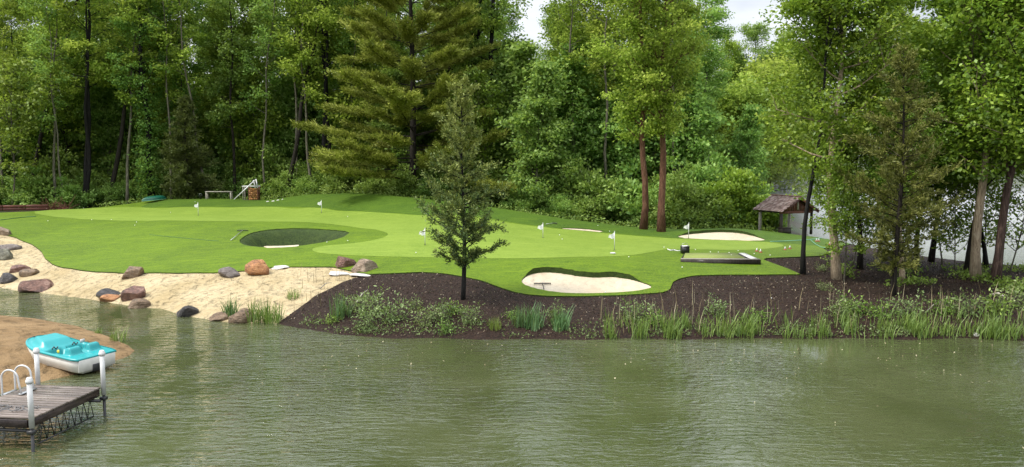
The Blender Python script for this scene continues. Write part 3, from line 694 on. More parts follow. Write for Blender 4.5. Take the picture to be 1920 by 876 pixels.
# across the misty lake
for i in range(38):
    x = 26 + i * 3.3 + rr.uniform(-1, 1); y = rr.uniform(124, 134) if i % 2 else rr.uniform(138, 150)
    plant(rr.choice(['tallA', 'tallB', 'tallC', 'tallD']), 'lakeside_tree', x, y, (rr.uniform(.8, .95) if x < 50 else rr.uniform(.9, 1.15)), rr.uniform(0, 6.28), (0, 0), 'tall tree on the far shore of the misty lake', 'tree', 'trees on the far shore beyond the misty lake')
for k_, px in enumerate([1362, 1390, 1418, 1446, 1474]):
    x, y = ax(px, 118 + 2 * (k_ % 2)); plant(['tallA', 'tallD', 'tallC', 'tallB', 'tallA'][k_], 'lakeside_tree', x, y, [.86, .80, .88, .82, .86][k_], k_ * 1.3, (0, 0), 'tall far tree under the upper right gap of sky', 'tree', 'tall far trees under the upper right gap of sky')
# low growth on the far shore
for i in range(16):
    plant('bushy', 'shore_thicket', 30 + i * 7 + rr.uniform(-2, 2), rr.uniform(121, 124), rr.uniform(.5, .8), rr.uniform(0, 6), (0, 0), 'bushy low tree on the waterline of the far shore behind the mist', 'tree', 'bushy low trees along the far shore')
for i in range(9):
    y = 58 + i * 6.5; x = np.interp(y, [49, 62, 92, 122], [17.2, 22, 32, 45]) - rr.uniform(2.2, 5)
    plant(['small', 'smallB', 'bushy', 'smallB'][i % 4], 'lakeside_tree', x, y, rr.uniform(.75, 1.05) + i * .05, rr.uniform(0, 6.28), (0, 0), 'mid-sized leafy tree on the near side of the misty lake behind the shelter', 'tree', 'trees along the lake side behind the shelter')

# named trees of the front of the wood (px of the base, depth, kind, size, lean as px shift at the picture's top)
FRONT = [
 (48, 66, 'openA', 1.0, 60, 'dark-trunked tree leaning right at the far left of the woods'),
 (160, 64, 'openB', .95, 5, 'tall forked dark tree with straight stems above the left bushes'),
 (205, 65, 'openA', 1.02, 42, 'dark tree leaning right beside the straight forked tree'),
 (287, 64, 'vine', .98, 0, 'thick trunk wrapped in vines above the small dark spruce'),
 (352, 67, 'openC', .9, -22, 'slim trunk right behind the tip of the dark spruce'),
 (442, 65, 'openC', 1.0, -15, 'slim bending tree above the wooden bench'),
 (538, 63, 'openA', .97, 34, 'curved grey tree rising just left of the big pine'),
 (612, 64, 'openB', 1.05, -10, 'heavy twin-stemmed tree behind the left boughs of the pine'),
 (818, 64, 'openA', 1.05, 12, 'dark trunk just right of the big pine'),
 (848, 63, 'openB', 1.08, 30, 'thick black forked trunk leaning right between pine and ivy column'),
 (935, 62, 'vine', 1.08, 0, 'ivy-clad column of a tree left of the gap of sky'),
 (1052, 60, 'openA', .9, 10, 'tall tree just right of the gap of sky'),
 (1120, 61, 'tallB', .85, 0, 'leafy tree left of the two red-barked trees'),
 (1300, 60, 'tallD', .66, 0, 'leafy tree just right of the two red-barked trees'),
 (1370, 66, 'bushy', .8, 0, 'rounded tree behind the bright bush by the shelter'),
]
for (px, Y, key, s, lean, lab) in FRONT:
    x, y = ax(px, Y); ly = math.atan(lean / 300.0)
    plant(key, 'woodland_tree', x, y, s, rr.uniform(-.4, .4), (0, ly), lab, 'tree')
SLIM = [(8, 'leaning', 10), (104, 'straight', 26), (128, 'curved', -30), (238, 'leaning', 40), (322, 'straight', 5), (392, 'slanting', -20), (500, 'straight', 4), (562, 'leaning', 12), (588, 'straight', 3), (668, 'curved', -12), (728, 'slanting', 14), (878, 'leaning', 22), (1088, 'straight', 0), (1150, 'slanting', 10), (1176, 'straight', -6), (1276, 'straight', 3), (1310, 'leaning', -14)]
NEXT = ['left of the first dark trunk', 'between the first leaning trunk and the forked tree', 'just left of the forked tree', 'right of the second leaning trunk', 'right of the vine-wrapped trunk', 'above the bench', 'above the firewood rack', 'right of the curved grey tree', 'left of the twin-stemmed tree', 'right of the twin-stemmed tree', 'left of the pine trunk', 'right of the forked black tree', 'right of the gap of sky', 'left of the red-barked pair, outer one', 'left of the red-barked pair, inner one', 'right of the red-barked pair', 'above the far sand bunker']
for (px, how, lean), nx_ in zip(SLIM, NEXT):
    x, y = ax(px, rr.uniform(62.5, 65) if px < 900 else rr.uniform(52, 58)); plant('slim' if rr.random() < .6 else 'slimB', 'slim_tree', x, y, rr.uniform(.8, 1.0), rr.uniform(-.5, .5), (0, math.atan(lean / 300)), 'slim ' + how + ' trunk with thin crown ' + nx_, 'tree')
for (px, py, key, s, lean, lab) in [
 (1207, 441, 'red', .84, -5, 'left one of the two red-barked trees at the back edge of the green'),
 (1241, 443, 'red', .9, 12, 'right, thicker one of the two red-barked trees at the back edge of the green')]:
    x, y = ax(px, 44.2 if px < 1220 else 43.4); plant(key, 'red_barked_tree', x, y, s, 0 if px < 1220 else 2.0, (0, math.atan(lean / 300)), lab, 'tree')
x, y = ax(773, 58.5); plant('pine', 'pine_tree', x, y, 1.0, .6, (0, 0), 'big pine with wide tiers of olive-green boughs behind the green', 'pine')
x, y = ax(352, 62.6); plant('spruce', 'spruce_tree', x, y, .98, .6, (0, 0), 'small dark cone-shaped spruce behind the left end of the green', 'spruce')
for (px, Y, key, s, lab) in [
 (1004, 54, 'small', 1.15, 'young leafy tree with a slim grey trunk standing behind the mound'),
 (905, 58, 'smallY', 1.2, 'small yellow-green tree behind the top of the front cedar'),
 (1075, 57, 'small', 1.25, 'cone-shaped young tree right of the slim grey trunk'),
 (80, 70, 'small', 1.2, 'young tree low in the left corner of the woods'),
 (470, 68, 'smallB', 1.3, 'small tree filling the gap behind the firewood rack'),
 (700, 66, 'smallB', 1.4, 'small tree showing under the left boughs of the pine'),
 (20, 62, 'smallY', 1.35, 'bright yellow-green small tree at the left edge of the photo')]:
    x, y = ax(px, Y); plant(key, 'young_tree', x, y, s, rr.uniform(0, 6), (0, 0), lab, 'tree')
px = -70
while px < 1330:   # half-grown trees between the bushes and the tall trees
    Yc = np.interp(px, [-60, 0, 200, 300, 430, 640, 770, 930, 1100, 1200, 1370], [57, 58, 62, 62.5, 61.5, 56.5, 53.5, 50, 47, 46, 45.5]); x, y = ax(px, Yc + rr.uniform(9, 13)); px += rr.uniform(34, 60)
    k_ = int(np.searchsorted([330, 620, 940, 1200], px))
    wh = ['left of the spruce', 'between spruce and pine', 'behind the boughs of the pine', 'between pine and red-barked trees', 'right of the red-barked trees'][k_]
    plant(rr.choice(['small', 'smallB', 'small']), 'young_tree', x, y, rr.uniform(.95, 1.5), rr.uniform(0, 6), (0, 0), 'half-grown leafy tree ' + wh + ' at the edge of the woods', 'tree', 'half-grown trees ' + wh)
# undergrowth
UG = 'bushes of the undergrowth along the foot of the woods'
for row, (dY, st, smin, smax) in enumerate([(4.0, 62, .75, 1.1), (7.0, 70, 1.0, 1.45), (10, 80, 1.3, 1.75)]):
    px = -60
    while px < 1330:
        Yc = np.interp(px, [-60, 0, 200, 300, 430, 640, 770, 930, 1100, 1200, 1370], [57, 58, 62, 62.5, 61.5, 56.5, 53.5, 50, 47, 46, 45.5])
        Y = Yc + dY + rr.uniform(-.8, .8); x, y = ax(px + rr.uniform(-12, 12), Y); st2 = st * rr.uniform(.75, 1.1); px += st2
        if row == 0 and (335 < px < 520 or 1180 < px < 1270 or 960 < px < 1030): continue
        wh = ['at the foot of the woods left of the spruce', 'at the foot of the woods between spruce and pine', 'under and beside the big pine', 'behind the mound left of the red-barked trees', 'behind the turf by the red-barked trees'][int(np.searchsorted([330, 600, 930, 1160], px))]
        if row == 0: st_s = rr.uniform(smin, smax) * .85
        else: st_s = rr.uniform(smin, smax)
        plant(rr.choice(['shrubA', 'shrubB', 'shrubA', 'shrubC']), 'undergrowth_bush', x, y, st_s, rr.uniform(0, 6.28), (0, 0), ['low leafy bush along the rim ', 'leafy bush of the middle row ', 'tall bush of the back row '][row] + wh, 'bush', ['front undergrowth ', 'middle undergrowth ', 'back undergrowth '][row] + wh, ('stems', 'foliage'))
for (px, Y, key, s, lab) in [
 (70, 62.8, 'shrubC', 1.15, 'broad pale-leaved bush above the timber edging at the far left'),
 (132, 62.5, 'shrubC', .85, 'pale-leaved bush next to the brush pile'),
 (1392, 51, 'shrubBright', 1.2, 'large bright green bush left of the shelter'),
 (1335, 50, 'shrubBright', .95, 'bright bush behind the far sand bunker'),
 (1290, 49.5, 'shrubA', 1.1, 'dark bush right of the red-barked trees'),
 (1452, 51, 'shrubBright', .62, 'low bright bush seen through the shelter posts')]:
    x, y = ax(px, Y); plant(key, 'garden_bush', x, y, s, rr.uniform(0, 6), (0, 0), lab, 'bush', None, ('stems', 'foliage'))

# ------------------------------------------------------------------ near trees
q = hit(868, 563, HF); plant('cedarF', 'cedar_tree', q[0], q[1], 1.0, .4, (0, 0), 'slender dark cedar standing alone on the mulch slope in front of the green', 'cedar')
q = hit(1675, 556, HF); plant('cedarR', 'cedar_tree', q[0], q[1], 1.0, 1.4, (0, 0), 'olive-brown cedar in front of the grove on the right', 'cedar')
NEAR = [ # px, py base, kind, s, lean px per 300, rz, label
 (1506, 515, 'brightN', .92, 25, 0, 'leaning black-trunked tree between the shelter and the grove'),
 (1569, 524, 'brightP', .98, 22, 1.0, 'tree with a stout pale fissured trunk at the left edge of the grove'),
 (1612, 505, 'brightB', .92, 14, 2.2, 'slim dark tree between the pale trunk and the olive cedar'),
 (1692, 530, 'brightP', .6, 2, .4, 'short pale-trunked sapling right behind the olive cedar'),
 (1745, 492, 'brightB', 1.0, 0, 3.3, 'straight dark tree right of the olive cedar'),
 (1718, 498, 'brightB', .8, -8, 5.1, 'thin dark tree half hidden behind the olive cedar'),
 (1812, 515, 'brightB', .98, -2, 4.1, 'dark tree left in the tight row at the right edge'),
 (1829, 524, 'brightP', 1.02, 4, 2.7, 'pale-barked tree in the tight row at the right edge'),
 (1851, 505, 'bright', .85, 2, 1.9, 'thin black tree between the pale-barked and the reddish trunk'),
 (1866, 529, 'brightR', 1.05, 22, .2, 'reddish trunk leaning right in the tight row at the right edge'),
 (1960, 520, 'bright', 1.05, -5, 2.4, 'bright leafy tree reaching in from beyond the right edge'),
 (1560, 482, 'smallY', .62, 10, 1.2, 'small yellow-green sapling left of the olive cedar')]
for (px, py, key, s, lean, rz, lab) in NEAR:
    q = hit(px, py, HF); plant(key, 'grove_tree', q[0], q[1], s, rz, (0, math.atan(lean / 300)), lab, 'tree')

for (px, py, s, lab) in [
 (1598, 498, .8, 'thin sapling between the pale trunk and the olive cedar'), (1640, 500, .95, 'leafy sapling left behind the olive cedar'), (1716, 505, .9, 'thin sapling right behind the olive cedar'),
 (1768, 500, 1.0, 'sapling in the gap between the straight dark tree and the tight row'), (1790, 512, .75, 'small sapling just left of the tight row'), (1842, 500, .8, 'sapling behind the pale-barked tree of the tight row'),
 (1893, 512, .9, 'sapling right of the reddish leaning trunk'), (1915, 498, 1.05, 'tall sapling at the right edge of the photo'), (1668, 492, 1.1, 'sapling directly behind the olive cedar stem')]:
    q = hit(px, py, HF); plant('sapling', 'sapling', q[0], q[1], s, rr.uniform(0, 6), (rr.uniform(-.06, .06), rr.uniform(-.06, .06)), lab, 'sapling')
q = hit(1582, 530, HF); plant('smallY', 'sapling', q[0], q[1], .52, 2.0, (0, .05), 'yellow-green sapling in front of the stout pale trunk', 'sapling')

# ------------------------------------------------------------------ bank plants
def blades(rng, n_, rad, h, wd, tip=.25, dry=.0):
    """bent two-segment blades"""
    a = rng.uniform(0, 6.28, n_); r_ = rad * np.sqrt(rng.uniform(0, 1, n_)); b0 = np.c_[np.cos(a) * r_, np.sin(a) * r_, np.full(n_, -.05)]
    return blade_geo(rng, b0, h, wd, tip)
def blade_geo(rng, b0, h, wd, tip=.25):
    n_ = len(b0); hh = (h * rng.uniform(.5, 1.1, n_))[:, None]; a = rng.uniform(0, 6.28, n_); d = np.c_[np.cos(a), np.sin(a), np.zeros(n_)]
    ln = rng.uniform(.02, tip, n_)[:, None] * hh; sd_ = np.c_[-np.sin(a + .6), np.cos(a + .6), np.zeros(n_)] * wd * rng.uniform(.6, 1.2, n_)[:, None] / 2
    up = np.array([0, 0, 1.]); m1_ = b0 + up * hh * .55 + d * ln * .35; tp = b0 + up * hh + d * ln
    v = np.stack([b0 - sd_, b0 + sd_, m1_ + sd_ * .9, m1_ - sd_ * .9, tp + sd_ * .1, tp - sd_ * .1], 1).reshape(-1, 3)
    i = np.arange(n_)[:, None] * 6; f = np.concatenate([i + [0, 1, 2, 3], i + [3, 2, 4, 5]]); t = np.repeat(np.clip(.5 + rng.normal(size=n_) * .2, 0, 1), 6)
    return v, f, t
def shore_pt(px, inland):
    py = np.interp(px, [p[0] for p in SHORE], [p[1] for p in SHORE]); q = P(px, py)
    return np.array([q[0], q[1] + inland])
def zz(x, y): return samp(HF, x, y)
rng = np.random.default_rng(77)
# continuous reed fringe on the right
pxs = np.concatenate([rng.uniform(1135, 1300, 1500), rng.uniform(1290, 1455, 1300), rng.uniform(1455, 1560, 300), rng.uniform(1550, 1720, 900), rng.uniform(1690, 1960, 1900)])
inl = np.abs(rng.normal(size=len(pxs))) * .55 - .12
xy = np.array([shore_pt(a, b) for a, b in zip(pxs, inl)]); dens = vnoise(xy[:, 0], xy[:, 1] * 2, 4.5, 31)
keep = dens > rng.uniform(-.16, .42, len(xy)); xy = xy[keep]
b0 = np.c_[xy, np.maximum(zz(xy[:, 0], xy[:, 1]), -.12) - .03]
v, f, t = blade_geo(rng, b0, .54, .026, .6); tag(link('reed_fringe', mesh_np('reed_fringe', v, [f], t), M['reed']), 'band of upright green reeds along the right shore', 'reeds', None, 'stuff')
pxs = rng.uniform(1120, 1960, 130); xy = np.array([shore_pt(a, b) for a, b in zip(pxs, rng.uniform(0, 2.6, 130))]); b0 = np.c_[xy, zz(xy[:, 0], xy[:, 1]) - .03]
v, f, t = blade_geo(rng, b0, .85, .018, .25); tag(link('dry_reed_stalks', mesh_np('dry_reed_stalks', v, [f], t), M['straw']), 'scattered pale dead stalks among the reeds', 'stalks', None, 'stuff')
pxs = rng.uniform(545, 668, 46); b0 = []
for a in pxs:
    q = hit(a, rng.uniform(515, 590), HF); b0.append([q[0], q[1], q[2] - .03])
v, f, t = blade_geo(rng, np.array(b0), .62, .018, .1); tag(link('dry_stalks', mesh_np('dry_stalks', v, [f], t * .6), M['straw']), 'thin brown stalks sticking up from the pale sand', 'stalks', None, 'stuff')

def clump_proto(seed, n_, rad, h, wd, mat):
    r_ = np.random.default_rng(seed); v, f, t = blades(r_, n_, rad, h, wd, .5); me = mesh_np('grass_clump', v, [f], t); me.materials.append(M[mat]); return me
CP = {'g': clump_proto(1, 110, .32, .75, .026, 'reed'), 'i': clump_proto(2, 80, .3, .85, .038, 'reed_blue'), 's': clump_proto(3, 60, .22, .45, .02, 'reed')}
for (px, py, k, s, lab) in [
 (432, 592, 'i', .8, 'small grass tuft behind the two brown stones at the water'),
 (487, 604, 'g', 1.15, 'spiky grass clump next to the right brown stone'),
 (512, 604, 'g', .95, 'grass clump where the sand meets the mulch bank'),
 (638, 598, 'i', 1.0, 'iris clump at the left end of the mulch bank'),
 (222, 640, 's', 1.1, 'tuft of grass on the edge of the brown sand spit'),
 (185, 626, 's', .55, 'tiny grass sprig on the rim of the sand spit'),
 (550, 560, 's', 1.0, 'thin weed growing in the pale sand slope'),
 (975, 612, 'i', .8, 'iris clump below the near bunker, left one'),
 (1000, 616, 'i', .95, 'iris clump below the near bunker, middle one'),
 (1052, 618, 'i', .9, 'iris clump below the near bunker, right one'),
 (928, 618, 'g', .6, 'low grass clump right of the lone cedar')]:
    q = hit(px, py, HF); o = link('grass_clump', CP[k], None, None, (q[0], q[1], q[2] - .02)); o.scale = (s,) * 3; o.rotation_euler[2] = rr.uniform(0, 6); tag(o, lab, 'grass clump')
proto('weed', shrub(71, .66, .78, 480, .085, .04, 15, .13, tintb=.52), 'bark_grey', 'leaf_grey')
proto('weedB', shrub(72, .58, .65, 380, .08, .04, 12, .12, tintb=.45), 'bark_grey', 'leaf_shrub')
for (px, py, k, s, lab) in [
 (660, 585, 'weed', 1.0, 'pale leafy shrub at the left of the mulch bank'),
 (700, 590, 'weed', 1.35, 'largest grey-green shrub on the mulch bank'),
 (735, 600, 'weed', 1.15, 'grey-green shrub touching the largest one'),
 (690, 615, 'weed', .9, 'low grey-green shrub at the water under the largest one'),
 (775, 578, 'weed', .6, 'small light-leaved plant between shrub mass and cedar'),
 (800, 610, 'weed', 1.0, 'leafy shrub left below the lone cedar'),
 (832, 600, 'weed', 1.0, 'leafy shrub close under the lone cedar'),
 (858, 588, 'weedB', .9, 'shrub at the foot of the lone cedar'),
 (885, 605, 'weed', .95, 'leafy shrub right below the lone cedar'),
 (842, 622, 'weedB', .8, 'low dark shrub at the waterline below the cedar'),
 (1040, 600, 'weed', .85, 'loose shrub above the iris clumps'),
 (960, 600, 'weedB', .7, 'loose low shrub left of the iris clumps'),
 (620, 605, 'weedB', .7, 'dark weedy plant beside the iris clump at the left bank end'),
 (1190, 600, 'weed', 1.1, 'shrub rising behind the reeds below the bunker end'),
 (1215, 608, 'weedB', .9, 'darker shrub among the reeds right of the bunker'),
 (1340, 590, 'weed', .9, 'leafy plant above the thick middle reeds'),
 (1415, 600, 'weedB', .9, 'bushy plant at the right end of the middle reeds'),
 (1575, 595, 'weed', 1.1, 'light green shrub above the gap in the reeds'),
 (1610, 590, 'weedB', 1.3, 'taller shrub left under the olive cedar'),
 (1655, 600, 'weedB', 1.1, 'shrub just under the olive cedar trunk'),
 (1700, 590, 'weed', 1.1, 'shrub right of the olive cedar trunk'),
 (1760, 588, 'weedB', 1.2, 'dark shrub in the middle of the right bank'),
 (1815, 592, 'weed', 1.2, 'leafy shrub behind the right reeds'),
 (1880, 590, 'weedB', 1.4, 'big shrub near the right edge of the bank'),
 (1905, 575, 'weed', 1.2, 'light shrub at the very right of the bank'),
 (1538, 508, 'weed', .5, 'small sprig right of the leaning black trunk'),
 (1545, 545, 'weed', .55, 'small sprig below the pale trunk')]:
    q = hit(px, py, HF); plant(k, 'bank_shrub', q[0], q[1], s, rr.uniform(0, 6), (0, 0), lab, 'shrub', None, ('stems', 'foliage'))
# ground cover under the grove and along the shore
def cover(name, pts, mat, L, Wd, lab, seed, hgt=.12, cat='ground cover'):
    r_ = np.random.default_rng(seed); c = np.c_[pts, samp(HF, pts[:, 0], pts[:, 1]) + r_.uniform(.01, hgt, len(pts))]
    v, f, t = leaves(c, np.tile([0, 0, .4], (len(c), 1)), L, Wd, r_, .5 + r_.normal(size=len(c)) * .2, 1.0, .6)
    return tag(link(name, mesh_np(name, v, [f], t), M[mat]), lab, cat, None, 'stuff')
r_ = np.random.default_rng(9)
pts = np.c_[r_.uniform(12.5, 26, 26000), r_.uniform(26.0, 34, 26000)]
m_ = (vnoise(pts[:, 0], pts[:, 1], 1.6, 41) > r_.uniform(-.15, .35, len(pts))) & (pts[:, 0] > 12.5 + (pts[:, 1] < 28.2) * 4) & (samp(sd_turf, pts[:, 0], pts[:, 1]) < -.3) & (samp(sd_lake, pts[:, 0], pts[:, 1]) < -.4) & (pts[:, 1] < 31.5 + r_.normal(size=len(pts)) * .7)
cover('ground_cover', pts[m_], 'leaf_shrub', .12, .07, 'low leafy ground cover under the grove on the right', 10, .22)
pxs = r_.uniform(560, 1930, 9000); pts = np.array([shore_pt(a, b) for a, b in zip(pxs, np.abs(r_.normal(size=9000)) * .5)])
m_ = vnoise(pts[:, 0], pts[:, 1], 3, 42) > r_.uniform(-.3, .4, len(pts))
cover('shore_weeds', pts[m_], 'leaf_grey', .09, .035, 'ragged weeds and dead leaves along the waterline', 11, .14, 'weeds')
pts = np.c_[r_.uniform(-6, 14, 260), 23.3 - np.abs(r_.normal(size=260)) * 2.6]
c = np.c_[pts, np.full(len(pts), .012)]; v, f, t = leaves(c, np.zeros((len(c), 3)), .06, .035, r_, r_.uniform(.3, 1, len(c)), 1.0, 30, .02)
tag(link('floating_leaves', mesh_np('floating_leaves', v, [f], t), M['straw']), 'pale fallen leaves floating on the pond near the bank', 'leaves', None, 'stuff')
# woodland edge grasses and leaf litter behind the green
pts = np.c_[r_.uniform(-42, 16, 30000), r_.uniform(45, 66, 30000)]
m_ = (samp(sd_turf, pts[:, 0], pts[:, 1]) < -.2) & (samp(sd_turf, pts[:, 0], pts[:, 1]) > -7) & (pts[:, 0] > -32)
cover('woodland_herbs', pts[m_], 'leaf_shrub', .2, .1, 'low herbs along the edge of the woods', 12, .35)
# loose mulch chips
pts = np.c_[r_.uniform(-9, 24, 42000), r_.uniform(23.4, 34, 42000)]
m_ = (samp(sd_mulch, pts[:, 0], pts[:, 1]) > .05) & (samp(sd_turf, pts[:, 0], pts[:, 1]) < -.02) & (samp(sd_main, pts[:, 0], pts[:, 1]) > .05)
pts = pts[m_]; c = np.c_[pts, samp(HF, pts[:, 0], pts[:, 1]) + .03]
tt = np.where(r_.random(len(c)) < .10, r_.uniform(.75, 1.2, len(c)), r_.uniform(0, .55, len(c)))
v, f, t = leaves(c, np.zeros((len(c), 3)), .085, .022, r_, tt, 1.0, 2.2, .3); tag(link('mulch_chips', mesh_np('mulch_chips', v, [f], t), M['chip']), 'dark shredded bark chips on the bank', 'mulch', None, 'stuff')

# ------------------------------------------------------------------ materials of the small things
def plain(name, c, rough=.5, spec=.5, metallic=0.0, var=.12, scale=8, bump=.1):
    c2 = tuple(max(0, k * (1 - var * 2)) for k in c)
    return mat_simple(name, c2, c, scale, rough, bump, .004, spec=spec, metallic=metallic)
M['white_plastic'] = plain('white_weathered_plastic', (.64, .64, .62), .4)
M['white_hull'] = plain('chalky_white_hull', (.74, .72, .66), .45, var=.1, scale=3)
M['teal'] = plain('turquoise_plastic', (.012, .30, .31), .33, .5, 0, .07, 3, .03)
M['black_metal'] = plain('black_wet_metal', (.022, .022, .022), .4)
M['galv'] = plain('galvanised_tube', (.46, .47, .47), .35, .5, .7)
M['white_metal'] = plain('white_painted_metal', (.64, .64, .62), .4)
M['flag'] = plain('white_flag_cloth', (.86, .86, .86), .8, .2)
M['ball'] = plain('golf_ball_white', (.85, .85, .82), .35)
M['stone_white'] = plain('pale_stone', (.62, .60, .55), .8, .3, 0, .2, 5, .5)
M['rope'] = plain('grey_rope', (.16, .155, .15), .8)
M['red'] = plain('red_plastic', (.45, .06, .04), .5)
M['green_plastic'] = plain('dark_green_plastic', (.008, .10, .06), .35)
M['hose'] = plain('pale_green_hose', (.18, .42, .30), .45)
def mat_wood(name, a, b, c, axis='x', spec=.4, rough=.5, wet=True):
    n = N(name); s = (1.2, 14, 14) if axis == 'x' else (14, 1.2, 14) if axis == 'y' else (14, 14, 1.2)
    oi = n.n('ShaderNodeObjectInfo'); v = n.coord(s); ad = n.n('ShaderNodeVectorMath', operation='ADD'); n.l(v, ad.inputs[0])
    mu = n.math('MULTIPLY', oi.outputs['Random'], 37.0); n.l(mu, ad.inputs[1]); f = n.noise(ad.outputs[0], 2.2, 6, .7, .4)
    cc = n.ramp(f, [(.3, a), (.52, b), (.75, c)])
    hs = n.n('ShaderNodeHueSaturation'); n.l(cc, hs.inputs['Color']); n.l(n.math('ADD', n.math('MULTIPLY', oi.outputs['Random'], .7), .65), hs.inputs['Value'])
    rg = n.ramp(n.noise(n.coord((1, 1, 1)), 3, 3), [(.4, (rough * .45,) * 3), (.6, (rough,) * 3)])
    return n.princ(hs.outputs[0], rg, n.bump(f, .5, .006), spec)
M['deck'] = mat_wood('wet_deck_board', (.055, .040, .030), (.17, .135, .11), (.34, .29, .25), 'x', .6, .55)
M['deck_dark'] = mat_wood('dark_wet_timber', (.012, .008, .007), (.04, .027, .022), (.10, .07, .06), 'y')
M['timber_red'] = mat_wood('red_brown_timber', (.05, .018, .012), (.13, .05, .032), (.24, .11, .07), 'z', .3, .8)
M['timber_log'] = mat_wood('old_red_log', (.04, .014, .01), (.10, .036, .022), (.19, .08, .05), 'x', .3, .8)
M['timber_grey'] = mat_wood('weathered_board', (.18, .16, .13), (.34, .31, .26), (.52, .49, .43), 'x', .3, .8)
M['timber_dark'] = mat_wood('dark_post', (.01, .009, .007), (.03, .024, .018), (.07, .06, .045), 'z', .3, .7)
M['firewood'] = mat_wood('split_firewood', (.16, .06, .02), (.42, .20, .07), (.62, .38, .17), 'y', .2, .85)
n = N('shingle'); oi = n.n('ShaderNodeObjectInfo'); a = n.n('ShaderNodeAttribute', attribute_name='tint')
c = n.ramp(a.outputs['Fac'], [(0, (.15, .10, .085)), (.5, (.30, .20, .175)), (1, (.50, .40, .37))]); f = n.noise(n.coord((1, 1, 1)), 20, 5, .7)
c = n.mix(n.math('MULTIPLY', f, .35), c, (.07, .045, .04)); M['shingle'] = n.princ(c, .55, n.bump(f, .6, .01), .5)

def mat_rock(name, a, b, c, wet=.6):
    n = N(name); v = n.coord(); f = n.noise(v, 2.6, 8, .68, .8); g = n.noise(n.coord((1, 1, 3.2), rot=(.4, .3, 0)), 5, 6, .7, .5)
    cc = n.ramp(n.math('ADD', n.math('MULTIPLY', f, .6), n.math('MULTIPLY', g, .4)), [(.38, a), (.52, b), (.66, c)])
    return n.princ(cc, wet, n.bump(g, 1.0, .10, n.bump(n.noise(v, 22, 6, .75), .7, .03)), .5)
RM = {'red': mat_rock('red_granite', (.035, .018, .013), (.17, .080, .055), (.36, .23, .17), .45),
      'orange': mat_rock('orange_sandstone', (.12, .05, .02), (.42, .19, .07), (.60, .36, .17)),
      'grey': mat_rock('grey_fieldstone', (.06, .05, .045), (.20, .17, .155), (.36, .33, .30)),
      'dark': mat_rock('wet_dark_stone', (.012, .011, .011), (.045, .04, .04), (.14, .125, .12), .35),
      'brown': mat_rock('brown_fieldstone', (.06, .04, .02), (.20, .13, .075), (.36, .28, .18), .5),
      'tan': mat_rock('tan_craggy_stone', (.07, .05, .03), (.30, .22, .15), (.55, .46, .35)),
      'green': mat_rock('grey_green_stone', (.05, .05, .035), (.15, .145, .10), (.30, .29, .22))}
def ico(sub):
    import bmesh
    bm_ = bmesh.new(); bmesh.ops.create_icosphere(bm_, subdivisions=sub, radius=1)
    v = np.array([x.co[:] for x in bm_.verts]); f = np.array([[q.index for q in p.verts] for p in bm_.faces]); bm_.free(); return v, f
IV, IF = ico(4)
def rock(px, py, wpx, hpx, mat, lab, seed, deep=1.0, name='boulder', smooth=.5):
    """px, py: foot of the rock; wpx, hpx its size in the photo"""
    q = hit(px, py, HF); s = q[1] / FOC; wx, hz = wpx * s / 2, hpx * s
    r_ = np.random.default_rng(seed); v = IV.copy()
    for _ in range(11):   # cleave facets
        d = unit(r_.normal(size=3)); off = r_.uniform(.55, .85); k = v @ d - off; v = v - np.outer(np.maximum(k, 0) * .97, d)
    for fr, am in ((1.7, .09), (4, .04), (9, .018)):
        ph = r_.uniform(0, 6.28, 3); dd = r_.normal(size=(3, 3)); nz_ = sum(np.sin(v @ dd[i] * fr + ph[i]) for i in range(3)) / 3; v = v * (1 + am * nz_)[:, None]
    lo, hi = v.min(0), v.max(0); v = (v - (lo + hi) / 2) / ((hi - lo) / 2)
    dp = max(wx * .75, .12) * deep; v = v * np.array([wx, dp, hz * .68]); 
    sh = r_.uniform(-.25, .25); v[:, 0] += v[:, 2] * sh
    o = link(name, mesh_np(name, v, [IF], smooth=False), RM[mat], None, (q[0], q[1] + dp * .55, q[2] + hz * .26)); o.rotation_euler = (0, r_.uniform(-.1, .1), r_.uniform(-.2, .2))
    return tag(o, lab, 'rock')
ROCKS = [
 (3, 441, 26, 17, 'tan', 'small tan stone at the turf edge, cut off by the left side of the photo'),
 (15, 470, 38, 13, 'grey', 'flat grey-brown stone high on the pale beach at the far left'),
 (4, 488, 34, 22, 'green', 'grey-green blocky stone just below the flat grey-brown one'),
 (30, 511, 46, 15, 'red', 'flat red stone on the pale beach above the dark one'),
 (50, 519, 34, 15, 'brown', 'brown-red stone wedged beside the flat red one'),
 (8, 532, 36, 21, 'dark', 'dark wet stone at the left edge of the photo'),
 (60, 548, 66, 24, 'red', 'long red boulder on the waterline at the left'),
 (246, 522, 40, 24, 'brown', 'upright brown stone at the turf edge, alone on the pale beach'),
 (427, 521, 42, 22, 'grey', 'rounded grey boulder left of the orange one'),
 (481, 517, 50, 32, 'orange', 'orange wedge-shaped boulder at the turf edge'),
 (646, 503, 44, 22, 'red', 'reddish craggy boulder, left one of the pair on the turf'),
 (681, 511, 50, 27, 'tan', 'tan craggy boulder, right one of the pair on the turf'),
 (200, 560, 46, 19, 'dark', 'dark boulder at the back left of the four piled by the water'),
 (248, 563, 50, 28, 'red', 'largest red boulder of the four piled by the water'),
 (201, 566, 42, 14, 'orange', 'low orange-tan stone in front of the dark boulder'),
 (257, 578, 44, 17, 'brown', 'brown stone lowest of the four piled by the water'),
 (347, 594, 42, 22, 'dark', 'single dark stone standing in the shallow water'),
 (408, 602, 38, 17, 'brown', 'small brown stone under the grass tuft at the water'),
 (451, 606, 50, 29, 'brown', 'larger brown boulder next to the small one at the water')]
for k, (px, py, a, b, m_, lab) in enumerate(ROCKS): rock(px, py, a, b, m_, lab, 100 + k)
RM['slab'] = M['stone_white']
